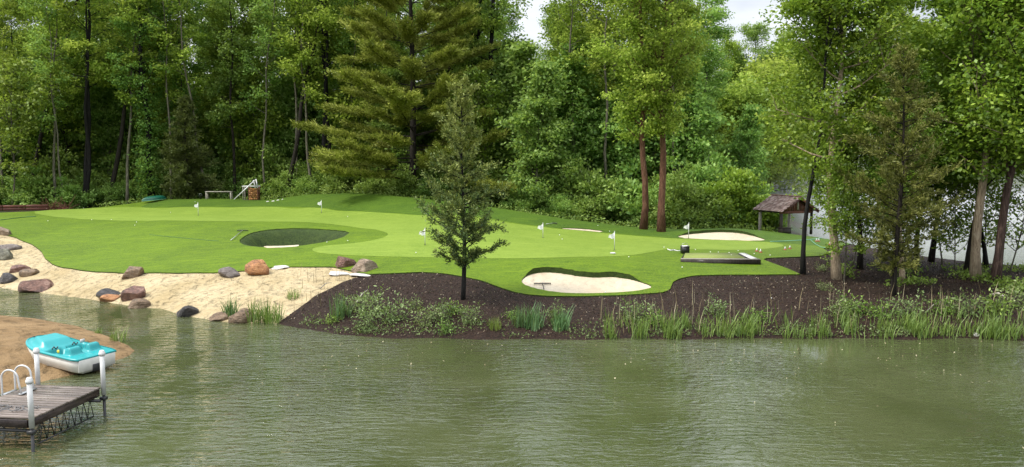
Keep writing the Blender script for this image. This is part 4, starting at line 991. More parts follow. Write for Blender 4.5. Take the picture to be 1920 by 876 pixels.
for k, (px, py, a, b, lab) in enumerate([(524, 505, 36, 7, 'white flat stone right of the orange boulder'), (640, 516, 60, 4, 'pale flat slab under the two craggy boulders'), (676, 519, 46, 5, 'pale flat slab at the tip of the mulch bed')]):
    rock(px, py, a, b, 'slab', lab, 150 + k, 1.2, 'flat_stone')
for k, (px, py, a, b, lab) in enumerate([(502, 380, 6, 3, 'leftmost of the small white stones on the mound'), (512, 379, 7, 3, 'second of the small white stones on the mound'), (520, 377.5, 8, 3, 'third of the small white stones on the mound'), (529, 376, 6, 3, 'rightmost of the small white stones on the mound'), (1832, 633, 11, 7, 'small white stone at the waterline on the right')]):
    rock(px, py, a, b, 'slab', lab, 170 + k, 1.0, 'white_stone')

# ------------------------------------------------------------------ flags
def flag(px, py, hpx, lab, turn=0.0, ring=False):
    q = hit(px, py, HF); H = hpx * q[1] / FOC; z0 = .06
    root = empty('practice_flag', (q[0], q[1], q[2] + z0), turn, lab, 'flag', None)
    MB().tube([(0, 0, -.03), (0, 0, H)], [.017, .014], 8).lathe([(.02, H), (.022, H + .01), (.012, H + .03), (0.001, H + .035)], n=8).build('pole', M['white_metal'], root, True)
    nx, nz = 9, 6; v = []; f = []
    L = .30; T = .26
    for s in (0, 1):
        for i in range(nx):
            u = i / (nx - 1)
            for j in range(nz):
                t = j / (nz - 1); zt = H - .01 - T * t * (1 - .55 * u) - u * .16 - .03 * math.sin(u * 5)
                v.append((-.012 - L * u * (.75 + .1 * t), .035 * math.sin(u * 7 + t * 2) + (.002 if s else -.002), zt))
    for s in (0, 1):
        for i in range(nx - 1):
            for j in range(nz - 1):
                a = s * nx * nz + i * nz + j; f.append([a, a + nz, a + nz + 1, a + 1] if s else [a, a + 1, a + nz + 1, a + nz])
    link('flag_cloth', mesh_np('flag_cloth', v, [np.array(f)], smooth=True), M['flag'], root)
    MB().lathe([(.054, .001), (.058, .006), (.058, .0065), (.045, .004)], n=14).build('cup', M['black_metal'], root)
for a in [(372, 406, 24, 'white flag on the far left part of the green'), (603, 401, 23, 'white flag at the back of the green in front of the mound'), (797, 462, 31, 'white flag half hidden behind the lone cedar', .1),
          (1018, 448, 27, 'white flag in the middle of the green right of the lone cedar'), (1152, 472, 35, 'nearest and tallest white flag, above the near sand bunker'), (1291, 449, 28, 'white flag in front of the far sand bunker')]: flag(*a)
q = hit(1149, 479, HF); MB().lathe([(.10, .0), (.12, .03), (.105, .05), (.085, .045), (.08, .01)], n=20).build('cup_ring', M['white_plastic'], None, True, (q[0], q[1], q[2] + .065)); tag(bpy.data.objects['cup_ring'], 'small pale ring lying below the nearest flag', 'ring')

# golf balls
bm_v, bm_f = ico(2)
ballme = mesh_np('golf_ball', bm_v * .024, [bm_f], smooth=True); ballme.materials.append(M['ball'])
for (px, py, lab) in [(90, 417, 'golf ball on the left turf, leftmost'), (172, 415, 'golf ball below the left tip of the green'), (209, 414.5, 'golf ball at the left front edge of the green'), (256, 419.5, 'upper golf ball of the pair on the left turf'), (253, 425.5, 'lower golf ball of the pair on the left turf'),
 (157, 391.5, 'golf ball on the far left rim of the green'), (320, 401, 'golf ball left of the far left flag'), (366, 381, 'golf ball on the mound beside the far left flag'), (613, 458, 'golf ball at the right lip of the dark bunker'), (652, 455, 'golf ball on the fringe between bunker and green'), (652, 409, 'golf ball behind the dark bunker on the green'),
 (780, 478, 'golf ball on the green left of the lone cedar'), (1049, 444, 'upper golf ball right of the middle flag'), (1054, 452, 'lower golf ball right of the middle flag'), (1121, 426, 'golf ball on the mound left of the red-barked trees'), (1143, 437, 'golf ball on the back rim of the green'), (1179, 486, 'golf ball on the turf right of the nearest flag'),
 (1245, 467.5, 'golf ball on the green edge left of the ball bin'), (1252, 471, 'golf ball at the end of the white hose'), (1304, 472, 'golf ball right of the ball bin'), (1332, 476.5, 'golf ball behind the hitting mat, left'), (1347, 477, 'golf ball behind the hitting mat, middle'), (1367, 478, 'golf ball behind the hitting mat, right'), (1384, 474, 'golf ball near the right rear corner of the hitting mat'),
 (1414, 480, 'golf ball beside the red and white markers'), (1444, 482.5, 'golf ball at the tip of the mulch notch'), (1371, 486, 'golf ball lying on the hitting mat'), (1135, 553.5, 'golf ball on the mulch below the near bunker'), (1279, 506, 'golf ball on the turf in front of the hitting mat'), (1446, 562, 'golf ball on the mulch slope on the right')]:
    q = hit(px, py, HF); ins = float(samp(sd_turf, q[0], q[1])) > 0
    o = link('golf_ball', ballme, None, None, (q[0], q[1], q[2] + (.09 if ins else .05))); tag(o, lab, 'golf ball')
    if lab.endswith('hitting mat') and 'lying' in lab: o.location.z += .07
# paired red and white tee markers
for k, (px, py, lab) in enumerate([(1419, 474, 'left'), (1426, 476, 'right'), (1472, 471, 'left'), (1481, 469, 'right'), (1531, 455, 'left'), (1535, 455, 'right'), (1556, 461, 'left'), (1560, 462, 'right')]):
    where = ['behind the hitting mat', 'at the right end of the green', 'right of the leaning black trunk', 'beside the pale trunk'][k // 2]
    q = hit(px, py, HF); r0 = empty('tee_marker', (q[0], q[1], q[2] + .06), 0, lab + ' red and white marker of the pair ' + where, 'marker')
    MB().lathe([(.075, 0), (.075, .015), (.055, .03)], n=12).build('base', M['red'], r0, True)
    MB().lathe([(.052, .03), (.035, .09), (.010, .15), (.002, .152)], n=12).build('cone', M['white_plastic'], r0, True)

# ------------------------------------------------------------------ rakes
def rake(p_head, p_end, wid, lab, mat):
    a = np.array(p_head); b = np.array(p_end); d = b - a; L = np.linalg.norm(d[:2]); rz = math.atan2(d[1], d[0])
    root = empty('bunker_rake', a, rz, lab, 'rake')
    MB().tube([(0, 0, .02), (L, 0, d[2] + .02)], .016, 7).build('handle', mat, root, True)
    hb = MB().box((0, 0, .02), (.05, wid, .035), bev=.008); hb.build('head', M['black_metal'], root)
    t = MB()
    for k in range(14): t.tube([(0, -wid / 2 + wid * (k + .5) / 14, .01), (.01, -wid / 2 + wid * (k + .5) / 14, -.05)], [.008, .004], 4)
    t.build('tines', M['black_metal'], root)
q1 = hit(1017, 535, HF); q2 = hit(1020, 547, HF); rake(q1 + [0, 0, .05], q2 + [0, 0, .05], .62, 'dark rake lying in the sand of the near bunker', M['black_metal'])
q1 = hit(455, 436, HF); q2 = hit(433, 455, HF); rake(q1 + [0, 0, .09], q2 + [0, 0, .09], .55, 'pale-handled rake lying on the turf left of the dark bunker', M['galv'])
q1 = hit(1040, 422, HF); q2 = hit(1024, 424, HF); rake(q1 + [0, 0, .09], q2 + [0, 0, .09], .4, 'grey rake on the mound behind the middle flag', M['galv'])

# ------------------------------------------------------------------ hitting mat
c = [hit(1276, 494, HF), hit(1426, 499, HF), hit(1396, 481, HF), hit(1282, 480, HF)]
zc = float(np.mean([p[2] for p in c])) + .055
root = empty('hitting_mat', (c[0][0], c[0][1], zc), 0, 'low wooden platform with a turf top and pale edge boards', 'hitting mat')
lc = [np.array([p[0] - c[0][0], p[1] - c[0][1], 0]) for p in c]
H_ = .11
def slab(name, P4, z0, z1, mat, parent):
    v = [(*p[:2], z0) for p in P4] + [(*p[:2], z1) for p in P4]
    return MB().add(v, [[3, 2, 1, 0], [4, 5, 6, 7], [0, 1, 5, 4], [1, 2, 6, 5], [2, 3, 7, 6], [3, 0, 4, 7]]).build(name, mat, parent)
def lerp(a, b, t): return a + (b - a) * t
slab('base_frame', [lerp(lc[0], lc[3], .03), lerp(lc[1], lc[2], .03), lc[2], lc[3]], -.15, H_ - .02, M['timber_dark'], root)
A, B, C_, D_ = lc
slab('front_board', [A, B, lerp(B, C_, .12), lerp(A, D_, .08)], H_ - .017, H_ + .012, M['timber_grey'], root)
slab('front_face', [A + [0, -.03, 0], B + [0, -.03, 0], B + [0, .02, 0], A + [0, .02, 0]], -.15, H_ - .02, M['timber_dark'], root)
slab('side_board', [lerp(A, B, .90) + (C_ - B) * .13, lerp(A, B, .985) + (C_ - B) * .13, C_, lerp(D_, C_, .9)], H_ - .017, H_ + .014, M['white_metal'], root)
slab('turf_top', [lerp(A, B, .03) + (D_ - A) * .09, lerp(A, B, .84) + (C_ - B) * .13, lerp(D_, C_, .84), D_ + [.05, -.02, 0]], H_ - .017, H_ + .02, M['mat_turf'], root)

# ball bin with balls and hose
q = hit(1284, 478, HF); root = empty('ball_bin', (q[0], q[1], q[2] + .055), .15, 'small dark square bin heaped with balls at the corner of the hitting mat', 'bin')
MB().box((0, -.13, .16), (.30, .015, .30)).box((0, .13, .16), (.30, .015, .30)).box((-.14, 0, .16), (.015, .245, .30)).box((.14, 0, .16), (.015, .245, .30)).box((0, 0, .01), (.27, .24, .015)).build('walls', M['black_metal'], root)
MB().tube([(-.15, -.14, .32), (.15, -.14, .32), (.15, .14, .32), (-.15, .14, .32), (-.15, -.14, .32)], .012, 6).build('rim', M['galv'], root, True)
MB().tube([(-.14, 0, .3), (-.12, 0, .40), (0, 0, .45), (.12, 0, .40), (.14, 0, .3)], .008, 6).build('handle', M['galv'], root, True)
mb = MB()
for k in range(26):
    mb.add(bm_v * .032 + np.array([rr.uniform(-.1, .1), rr.uniform(-.09, .09), .26 + rr.uniform(0, .05)]), bm_f.tolist())
tag(mb.build('ball_heap', M['ball'], root, True), kind='stuff')
def hose(pts, rad, mat, name, lab, cat, off=.075):
    w_ = []
    for i in range(len(pts) - 1):
        for k in range(5): t = k / 5; w_.append((pts[i][0] + (pts[i + 1][0] - pts[i][0]) * t, pts[i][1] + (pts[i + 1][1] - pts[i][1]) * t))
    w_.append(pts[-1]); g = np.array([hit(a, b, HF) for a, b in w_]); 
    g2 = g.copy(); g2[1:-1] = (g[:-2] + g[1:-1] * 2 + g[2:]) / 4
    g2[:, 2] = [ground(p[0], p[1]) + off for p in g2]
    tag(MB().tube(g2, rad, 6).build(name, mat, None, True), lab, cat)
hose([(1252, 471), (1258, 473), (1264, 472), (1270, 474), (1277, 473)], .028, M['white_plastic'], 'short_hose', 'short white knotted hose beside the ball bin', 'hose')
hose([(1444, 456), (1470, 455), (1500, 453.5), (1520, 452), (1540, 449)], .02, M['hose'], 'garden_hose_or_seam', 'pale green hose across the turf behind the leaning trunk', 'hose')
hose([(1520, 453), (1528, 460), (1538, 466), (1548, 468)], .016, M['hose'], 'garden_hose_or_seam', 'short hose end running down to the mulch beside the markers', 'hose')
hose([(0, 415), (20, 412.5), (45, 409.5), (68, 408)], .02, M['green_plastic'], 'garden_hose_or_seam', 'dark green hose on the far left turf', 'hose')
hose([(280, 443), (330, 448), (370, 452), (410, 455)], .008, M['green_plastic'], 'garden_hose_or_seam', 'dark seam line in the turf left of the dark bunker', 'hose')  # seam in the turf, drawn as a thin dark tube

# ------------------------------------------------------------------ shelter
sx, sy = ax(1467, 44.0); sz = ground(sx, sy); YAW = math.atan2(.40, .92)
root = empty('garden_shelter', (sx, sy, sz), YAW, 'small open shelter with a shingled gable roof on wooden posts', 'shelter')
# local x: across the gable (2.5 m), local y: along the ridge (3.4 m)
Wd_, Ln = 2.25, 1.9; EZ = 2.43 - sz; RZ = 3.22 - sz; ov = .2
for (x, y) in [(.05, .1), (.05, Ln - .1), (Wd_ - .05, Ln - .1), (Wd_ - .02, .1)][:3]:
    MB().box((x, y, (EZ + .05) / 2 - .1), (.14, .14, EZ + .1), bev=.012).build('post', M['timber_dark'] if (x < .1 and y < 1) else M['timber_grey'], root)
MB().box((Wd_ - .02, .1, (EZ + .05) / 2 - .1), (.12, .12, EZ + .1), bev=.012).build('post', M['timber_dark'], root)
for y in (.1, Ln - .1): MB().box((Wd_ / 2, y, EZ - .02), (Wd_ + .1, .10, .16), bev=.01).build('tie_beam', M['timber_red'], root)
for x in (.05, Wd_ - .05): MB().box((x, Ln / 2, EZ + .0), (.09, Ln - .3, .13), bev=.01).build('eave_beam', M['timber_dark'], root)
sl_len = math.hypot(Wd_ / 2 + ov, RZ - EZ); ang = math.atan2(RZ - EZ, Wd_ / 2 + ov)
# boarded gable
for k in range(14):
    x0 = -.02 + k * (Wd_ + .04) / 14; x1 = x0 + (Wd_ + .04) / 14 - .012
    def top(x): return EZ + (RZ - EZ) * (1 - abs(x - Wd_ / 2) / (Wd_ / 2 + ov)) - .05
    v = [(x0, .02, EZ + .06), (x1, .02, EZ + .06), (x1, .02, top(x1)), (x0, .02, top(x0))]; v += [(a, b + .03, c_) for a, b, c_ in v]
    MB().add(v, [[0, 1, 2, 3], [7, 6, 5, 4], [0, 4, 5, 1], [1, 5, 6, 2], [2, 6, 7, 3], [3, 7, 4, 0]]).build('gable_board', M['timber_red'], root)
for sd2 in (-1, 1):
    cx = Wd_ / 2 + sd2 * (Wd_ / 2 + ov) / 2
    roof = MB().box((cx, Ln / 2, (EZ + RZ) / 2 + .02), (sl_len, Ln + .44, .05), ry=ang * sd2).build('roof_deck', M['timber_dark'], root)
    MB().box((cx, -.20, (EZ + RZ) / 2 - .02), (sl_len + .03, .04, .14), ry=ang * sd2).build('barge_board', M['timber_red'], root)
    vs = []; fs = []; ts = []; ncr = 13; nsh = 20
    ca, sa = math.cos(ang), math.sin(ang)
    for i in range(ncr):
        for j in range(nsh):
            u0 = -sl_len / 2 - .03 + i * (sl_len + .04) / ncr; u1 = u0 + (sl_len + .04) / ncr * 1.25; wj = (Ln + .5) / nsh
            y0 = -.26 + (j + .5 * (i % 2) - .25) * wj + .006; y1 = y0 + wj - .012; hb = .035 + rr.uniform(0, .012); ht = .018
            bl = len(vs)
            for (u, y_, h_) in [(u0, y0, hb), (u0, y1, hb), (u1, y1, ht), (u1, y0, ht), (u0, y0, hb + .02), (u0, y1, hb + .02), (u1, y1, ht + .012), (u1, y0, ht + .012)]:
                # u runs from the eave (low) to the ridge
                xx = cx + sd2 * (-u * ca) + sd2 * sa * h_; zz_ = (EZ + RZ) / 2 + .02 + u * sa + ca * h_
                vs.append((xx, y_, zz_))
            fs += [[bl + 4, bl + 5, bl + 6, bl + 7], [bl, bl + 1, bl + 5, bl + 4], [bl, bl + 4, bl + 7, bl + 3], [bl + 1, bl + 2, bl + 6, bl + 5]]
            ts += [rr.uniform(0, 1)] * 8
    o = link('shingles', mesh_np('shingles', vs, [np.array(fs)], ts), M['shingle'], root); o['kind'] = 'stuff'
MB().box((Wd_ / 2, Ln / 2, RZ + .075), (.18, Ln + .5, .03), bev=.01).build('ridge_cap', M['timber_red'], root)
MB().box((Wd_ / 2, -.0, (EZ + RZ) / 2 + .05), (.09, .04, RZ - EZ - .1)).build('king_post', M['timber_grey'], root)
x, y = ax(1476, 43.75); root = empty('storage_bench', (x + .05, y + .1, ground(x, y + .1)), YAW, 'dark low storage bench under the shelter roof', 'bench')
MB().box((.1, .25, .17), (.62, .38, .30), bev=.02).build('body', M['timber_dark'], root); MB().box((.1, .24, .335), (.70, .44, .035), bev=.01).build('lid', M['deck_dark'], root)

# ------------------------------------------------------------------ bench, firewood rack, bucket and canoe behind the green
x, y = ax(411, 60.3); z = float(PY(411, 373.5, 60.3)[2]); root = empty('wooden_bench', (x, y, z), 0, 'plain weathered wooden bench standing behind the mound', 'bench')
for k in range(3): MB().box((0, -.13 + k * .14, .56), (1.98, .125, .05), bev=.008).build('seat_board', M['timber_grey'], root)
for s in (-1, 1):
    for s2 in (-1, 1): MB().box((s * .92, s2 * .14, .24), (.09, .07, .60), bev=.006).build('leg', M['timber_grey'], root)
    MB().box((s * .92, 0, .47), (.05, .34, .08)).build('cross_rail', M['timber_grey'], root)
x, y = ax(376, 60.2); z = float(PY(376, 373, 60.2)[2]); root = empty('bucket', (x, y, z), 0, 'small dark bucket left of the wooden bench', 'bucket')
MB().lathe([(.10, 0), (.13, .26), (.14, .27), (.12, .265), (.09, .03)], n=16).build('pail', M['black_metal'], root, True)
MB().tube([(-.13, 0, .25), (-.1, 0, .36), (0, 0, .40), (.1, 0, .36), (.13, 0, .25)], .008, 6).build('handle', M['galv'], root, True)
x, y = ax(456, 59.8); z = float(PY(456, 375.5, 59.8)[2]); root = empty('firewood_rack', (x, y, z), .05, 'wooden rack stacked with split orange firewood right of the bench', 'firewood rack')
for xx in (0, .42, 1.08):
    for yy in (0, .5): MB().box((xx, yy, .48), (.07, .07, 1.1), bev=.006).build('post', M['timber_red'] if xx > .1 else M['timber_grey'], root)
for yy in (0, .5): MB().box((.54, yy, 1.03), (1.22, .08, .07), bev=.006).build('top_rail', M['white_metal'], root)
MB().box((.54, .25, .0), (1.2, .55, .06)).build('floor_board', M['timber_dark'], root)
for i in range(5):
    for j in range(6):
        r0 = .055 + rr.uniform(0, .02); cx = .50 + i * .118 + (j % 2) * .03; cz = .09 + j * .145 + rr.uniform(-.01, .01); m6 = MB()
        a0 = rr.uniform(0, 6); n_ = rr.choice([3, 4, 5]); pr = [(cx + r0 * 1.15 * math.cos(a0 + 6.283 * k / n_), cz + r0 * 1.15 * math.sin(a0 + 6.283 * k / n_)) for k in range(n_)]
        y0, y1 = -.04 + rr.uniform(-.03, .03), .52
        m6.add([(p[0], y0, p[1]) for p in pr] + [(p[0], y1, p[1]) for p in pr], [list(range(n_)), list(range(n_, 2 * n_))[::-1]] + [[k, k + n_, (k + 1) % n_ + n_, (k + 1) % n_] for k in range(n_)])
        m6.build('log', M['firewood'], root)
# white beams leaning over the rack
def beam(name, p, q, t, mat, lab, cat):
    p = np.array(p, float); q = np.array(q, float); r0 = empty(name, p, 0, lab, cat); d = q - p; L = np.linalg.norm(d)
    a = unit(np.cross(d, [0, 1, 0])) * t / 2; b = unit(np.cross(d, a)) * t / 2
    v = [s1_ * a + s2_ * b + e * d for e in (0, 1) for s1_, s2_ in ((-1, -1), (1, -1), (1, 1), (-1, 1))]
    MB().add(v, [[0, 1, 2, 3], [7, 6, 5, 4], [0, 4, 5, 1], [1, 5, 6, 2], [2, 6, 7, 3], [3, 7, 4, 0]]).build('board', mat, r0); return r0
beam('leaning_pole', PY(439, 374.5, 59.4), PY(478, 338, 59.7), .075, M['white_metal'], 'long white board leaning up over the firewood rack', 'board')
beam('leaning_pole', PY(479, 354, 59.75), PY(475.5, 338, 59.85), .07, M['white_metal'], 'short white strut standing on the rack, left one', 'board')
beam('leaning_pole', PY(483, 353, 59.75), PY(480, 336, 59.9), .07, M['white_metal'], 'short white strut standing on the rack, right one', 'board')
x, y = ax(289, 60.2); z = ground(x, y) - .12; root = empty('upturned_canoe', (x, y, z), .9, 'dark green upturned canoe half hidden behind the mound', 'canoe')
v = []; f = []; nx, na = 15, 11
for i in range(nx):
    u = -1 + 2 * i / (nx - 1); ww = .36 * (1 - abs(u) ** 2.4) + .01; hh = .30 * (1 - .25 * abs(u) ** 2) * (1 - abs(u) ** 6 * .6)
    for j in range(na):
        a = math.pi * j / (na - 1); v.append((u * .95, -ww * math.cos(a), .24 + hh * math.sin(a) ** .8 + .12 * (u + 1) / 2))
for i in range(nx - 1):
    for j in range(na - 1): a = i * na + j; f.append([a, a + 1, a + na + 1, a + na])
link('hull', mesh_np('hull', v, [np.array(f)], smooth=True), M['green_plastic'], root)
MB().tube([(-.95, -.0, .24)] + [(u * .95, -.36 * (1 - abs(u) ** 2.4) - .01, .24 + .06 * (u + 1)) for u in np.linspace(-.95, .95, 13)] + [(.95, 0, .36)], .018, 6).build('gunwale', M['hose'], root, True)
MB().tube([(-.9, 0, .26), (0, 0, .55), (.9, 0, .38)], .015, 6).build('keel', M['hose'], root, True)

# timber edging and brush pile at the far left
x, y = ax(-40, 58.6); x2, y2 = ax(90, 60.2); z = max(ground(x, y), ground(x2, y2))
root = empty('timber_edging', (x, y, z), math.atan2(y2 - y, x2 - x), 'long red-brown landscape timbers behind the left tip of the green', 'edging')
L_ = math.hypot(x2 - x, y2 - y)
for k in range(2):
    for j in range(3): MB().box((L_ * (j + .5) / 3, 0, .14 + k * .21), (L_ / 3 - .02, .2, .19), bev=.02).build('timber', M['timber_log'], root)
x, y = ax(104, 60.8); mb = MB(); rb = random.Random(3)
for k in range(90):
    a = rb.uniform(0, 6.28); e = rb.uniform(-.1, 1.0); L2 = rb.uniform(.4, 1.3); p0 = np.array([rb.uniform(-.9, .9), rb.uniform(-.4, .4), rb.uniform(0, .25)])
    d = np.array([math.cos(a) * math.cos(e), math.sin(a) * math.cos(e) * .5, math.sin(e)]); p1 = p0 + d * L2; mb.tube([p0, (p0 + p1) / 2 + np.array([rb.uniform(-.08, .08), 0, rb.uniform(-.05, .08)]), p1], [.022, .016, .006], 4)
o = mb.build('brush_pile', M['timber_log'], None, False, (x, y, ground(x, y))); tag(o, 'heap of reddish cut branches behind the left end of the green', 'brush pile')
# driftwood and twigs on the mulch
for (p, q2, lab, t) in [((1858, 557), (1884, 566), 'white piece of driftwood on the right end of the bank', .05), ((668, 572), (690, 552), 'pale bare branch lying over the left end of the mulch bank', .025), ((1735, 590), (1765, 575), 'bare branch lying among the shrubs of the right bank', .02), ((600, 545), (622, 538), 'pale crooked stick at the sand edge', .02)]:
    a = hit(*p, HF) + [0, 0, .06]; b = hit(*q2, HF) + [0, 0, .16]; mid = (a + b) / 2 + [0, 0, .08]
    tag(MB().tube([a, mid, b], [t, t * .8, t * .4], 6).build('fallen_branch', M['timber_grey'], None, True), lab, 'branch')

# ------------------------------------------------------------------ pedal boat
TH = R(24); stern = P(184, 698, 0.0); L = 2.35
dirb = np.array([-math.cos(TH), math.sin(TH), 0]); ctr = stern + dirb * L / 2
root = empty('pedal_boat', (ctr[0], ctr[1], .16), 0, 'turquoise and white pedal boat beached on the brown sand', 'pedal boat')
root.rotation_euler = (0, R(4.5), -TH); root.scale = (.98, .80, .92)
HWd = .74
def halfw(x):
    if x < -.15: t = min(1, (-.15 - x) / 1.03); return HWd * max(.0, 1 - t ** 2.6) ** .62
    if x > .85: t = (x - .85) / .33; return HWd * (1 - .12 * t * t)
    return HWd
def sm(a, b, x): t = min(1, max(0, (x - a) / (b - a))); return t * t * (3 - 2 * t)
def deckz(x, y):
    z = .40 + .10 * sm(-.2, -1.17, x)
    e = halfw(x) - abs(y)
    inn = sm(.02, .14, e)
    cow = sm(-1.05, -.70, x) * (1 - sm(-.42, -.05, x)); z += .17 * cow * sm(.10, .34, e)
    well = sm(-.10, .02, x) * (1 - sm(.16, .30, x)); z -= .20 * well * sm(.07, .13, e) * (1 if abs(abs(y) - .0) > .07 else .3)
    for s in (-1, 1):
        w2 = 1 - sm(.17, .25, abs(y - s * .33)); back = sm(.50, .60, x) * (1 - sm(.68, .82, x)); z += .19 * back * w2
        pan = sm(.18, .28, x) * (1 - sm(.48, .54, x)); z -= .07 * pan * w2
    z += .04 * (1 - sm(.0, .05, abs(y))) * sm(.2, .3, x) * (1 - sm(.9, 1, x))
    return z
nx, ny = 96, 60; v = []; f = []
for i in range(nx):
    x = -1.17 + 2.35 * (i / (nx - 1)); hw = halfw(x)
    for j in range(ny): y = -hw + 2 * hw * j / (ny - 1); v.append((x, y, deckz(x, y)))
for i in range(nx - 1):
    for j in range(ny - 1): a = i * ny + j; f.append([a, a + ny, a + ny + 1, a + 1])
link('deck', mesh_np('deck', v, [np.array(f)], smooth=True), M['teal'], root)
# hull: outline lofted down to a narrower, shallower bottom with a spray rail
def ring(inset, zf):
    o_ = []
    xs = list(np.linspace(1.18, -1.17, 40)); 
    for x in xs: hw = halfw(x); o_.append((x, max(hw - inset, .0)))
    for x in xs[::-1][1:]: hw = halfw(x); o_.append((x, -max(hw - inset, .0)))
    k_ = 1 - inset * .12
    return [(x * k_ + (.04 * inset), y, zf(x)) for x, y in o_]
rim = lambda dz: (lambda x: .40 + .10 * sm(-.2, -1.17, x) + dz)
layers = [ring(-.035, rim(.006)), ring(-.045, rim(-.02)), ring(-.035, rim(-.045))]
def loft(layers):
    m2_ = len(layers[0]); v = [p for l in layers for p in l]; f = []
    for i in range(len(layers) - 1):
        for k in range(m2_): k2 = (k + 1) % m2_; f.append([i * m2_ + k, (i + 1) * m2_ + k, (i + 1) * m2_ + k2, i * m2_ + k2])
    return v, f
v, f = loft([ring(.01, rim(.012))] + layers); link('gunwale', mesh_np('gunwale', v, [np.array(f)], smooth=True), M['teal'], root)
keelf = lambda b, up: (lambda x: b + up * sm(-.3, -1.17, x) ** 1.0)
v, f = loft([ring(.0, rim(-.03)), ring(.02, rim(-.10)), ring(.0, rim(-.115)), ring(.05, lambda x: .16 + .13 * sm(-.2, -1.17, x)), ring(.10, keelf(.02, .20)), ring(.16, keelf(-.02, .20)), ring(.5, keelf(-.02, .18))])
link('hull', mesh_np('hull', v, [np.array(f)], smooth=True), M['white_hull'], root)
MB().box((1.17, 0, .2), (.03, 1.3, .34), bev=.01).build('transom', M['white_hull'], root)
MB().box((1.20, 0, .08), (.03, .35, .2), bev=.01).build('rudder', M['black_metal'], root)
for s in (-1, 1):
    MB().tube([(-.02, s * .35 - .1, .42), (-.02, s * .35 - .04, .48), (-.02, s * .35 + .04, .40), (-.02, s * .35 + .1, .46)], .018, 6).build('pedal_crank', M['black_metal'], root, True)
MB().box((.52, .10, .66), (.012, .16, .10)).build('sticker', M['white_plastic'], root)
MB().lathe([(.001, 0), (.05, 0), (.05, .004), (.001, .004)], n=16).build('round_badge', plain('yellow_badge', (.62, .55, .06), .5), root)
b_ = [o for o in root.children if o.name.startswith('round_badge')][0]; b_.rotation_euler = (R(80), 0, 0); b_.location = (.42, -HWd + .10, .48)
MB().lathe([(.03, 0), (.035, .02), (.02, .03)], n=10).build('cleat', M['black_metal'], root, True, (-.88, -.3, .58))

# ------------------------------------------------------------------ dock
_q = P(65, 846, 0); DY0 = float(_q[1]); dx0 = float(_q[0]) - .05; DZ = .62
dock = empty('boat_dock', (dx0, DY0, 0), R(-7), 'weathered wooden dock with white corner posts at the lower left', 'dock')
npk = 14; pw = 2.0 / npk
for k in range(npk):
    y = .02 + pw * (k + .5); x0 = -1.5 if y > 1.2 else -4.5
    MB().box(((x0 - .02) / 2 + rr.uniform(-.006, .006), y, DZ - .019 + rr.uniform(-.002, .002)), (-x0 + .06, pw - .012, .038), bev=.005).build('plank', M['deck'], dock)
for (x, y0, y1) in [(.0, .0, 2.0), (-.75, 0.05, 1.95), (-1.5, 0.05, 2.0)]:
    MB().box((x - .02, (y0 + y1) / 2, DZ - .115), (.045, y1 - y0, .15), bev=.006).build('stringer', M['deck_dark'], dock)
MB().box((-2.25, .0, DZ - .115), (4.4, .045, .15), bev=.006).build('front_fascia', M['deck_dark'], dock)
MB().box((-.76, 2.02, DZ - .115), (1.44, .045, .15), bev=.006).build('rear_fascia', M['deck_dark'], dock)
MB().box((-3.0, 1.22, DZ - .115), (2.9, .045, .15), bev=.006).build('rear_fascia', M['deck_dark'], dock)
for x in (.0, -1.48):
    t = MB(); zt, zb = DZ - .2, DZ - .55
    t.build if False else None
    MB().tube([(x - .02, .22, zb), (x - .02, 1.80, zb)], .016, 6).build('truss_chord', M['black_metal'], dock, True)
    for k in range(8):
        ya = .24 + k * .195; yb = ya + .0975; 
        MB().tube([(x - .02, ya, zb), (x - .02, yb, zt + .03), (x - .02, ya + .195, zb)], .009, 5).build('truss_web', M['black_metal'], dock)
for y in (.08, 1.93):
    MB().tube([(-1.75 if y > 1 else -2.6, y - .06, DZ - .25), (.09, y - .06, DZ - .25)], .032, 8).build('cross_pipe', M['black_metal'], dock, True)
for (x, y) in [(.05, -.03), (.05, 2.06), (-1.44, 2.08)]:
    MB().tube([(x, y, -1.2), (x, y, DZ - .16)], .030, 10).build('leg_pipe', M['black_metal'], dock, True)
    MB().box((x - .01, y, DZ - .25), (.13, .12, .07), bev=.012).build('bracket', M['black_metal'], dock)
    p = MB().tube([(x, y, DZ - .17), (x, y, DZ + .68)], .047, 16).build('post_sleeve', M['white_plastic'], dock, True)
    MB().lathe([(.058, 0), (.066, .02), (.066, .05), (.057, .062), (.050, .085), (.04, .105), (.001, .112)], n=16).build('post_cap', M['white_plastic'], dock, True, (x, y, DZ + .66))
# ladder
lad = empty('dock_ladder', (dx0, DY0, 0), R(-7), 'white tubular swim ladder hooped over the dock edge', 'ladder')
for y in (1.30, 1.66):
    a = np.linspace(math.pi, 0, 13); pts = [(-1.62, y, -.5), (-1.62, y, DZ + .2)] + [(-1.44 + .18 * math.cos(t), y, DZ + .33 + .17 * math.sin(t)) for t in a] + [(-1.24, y, DZ + .2), (-1.20, y, DZ + .015)]
    MB().tube(pts, .019, 8).build('rail', M['white_metal'], lad, True)
for k in range(4): MB().box((-1.62 , 1.48, DZ - .02 - k * .26), (.08, .36, .03), bev=.008).build('tread', M['galv'], lad)
MB().box((-1.21, 1.48, DZ + .022), (.09, .44, .018), bev=.005).build('foot_plate', M['galv'], lad)
# rope heap
pts = []; ro = random.Random(2)
for k in range(120): t = k / 119; a = t * 34; r0 = .13 + .07 * math.sin(t * 21); pts.append((-1.5 + t * 1.15 + r0 * 1.3 * math.cos(a), .42 + r0 * math.sin(a) * .8, DZ + .018 + .012 * (k % 3) + .01 * math.sin(a * 3)))
o = MB().tube(pts, .011, 6).build('mooring_rope', M['rope'], None, True, (dx0, DY0, 0)); o.rotation_euler = (0, 0, R(-7)); tag(o, 'dark tangled rope lying on the dock boards', 'rope')

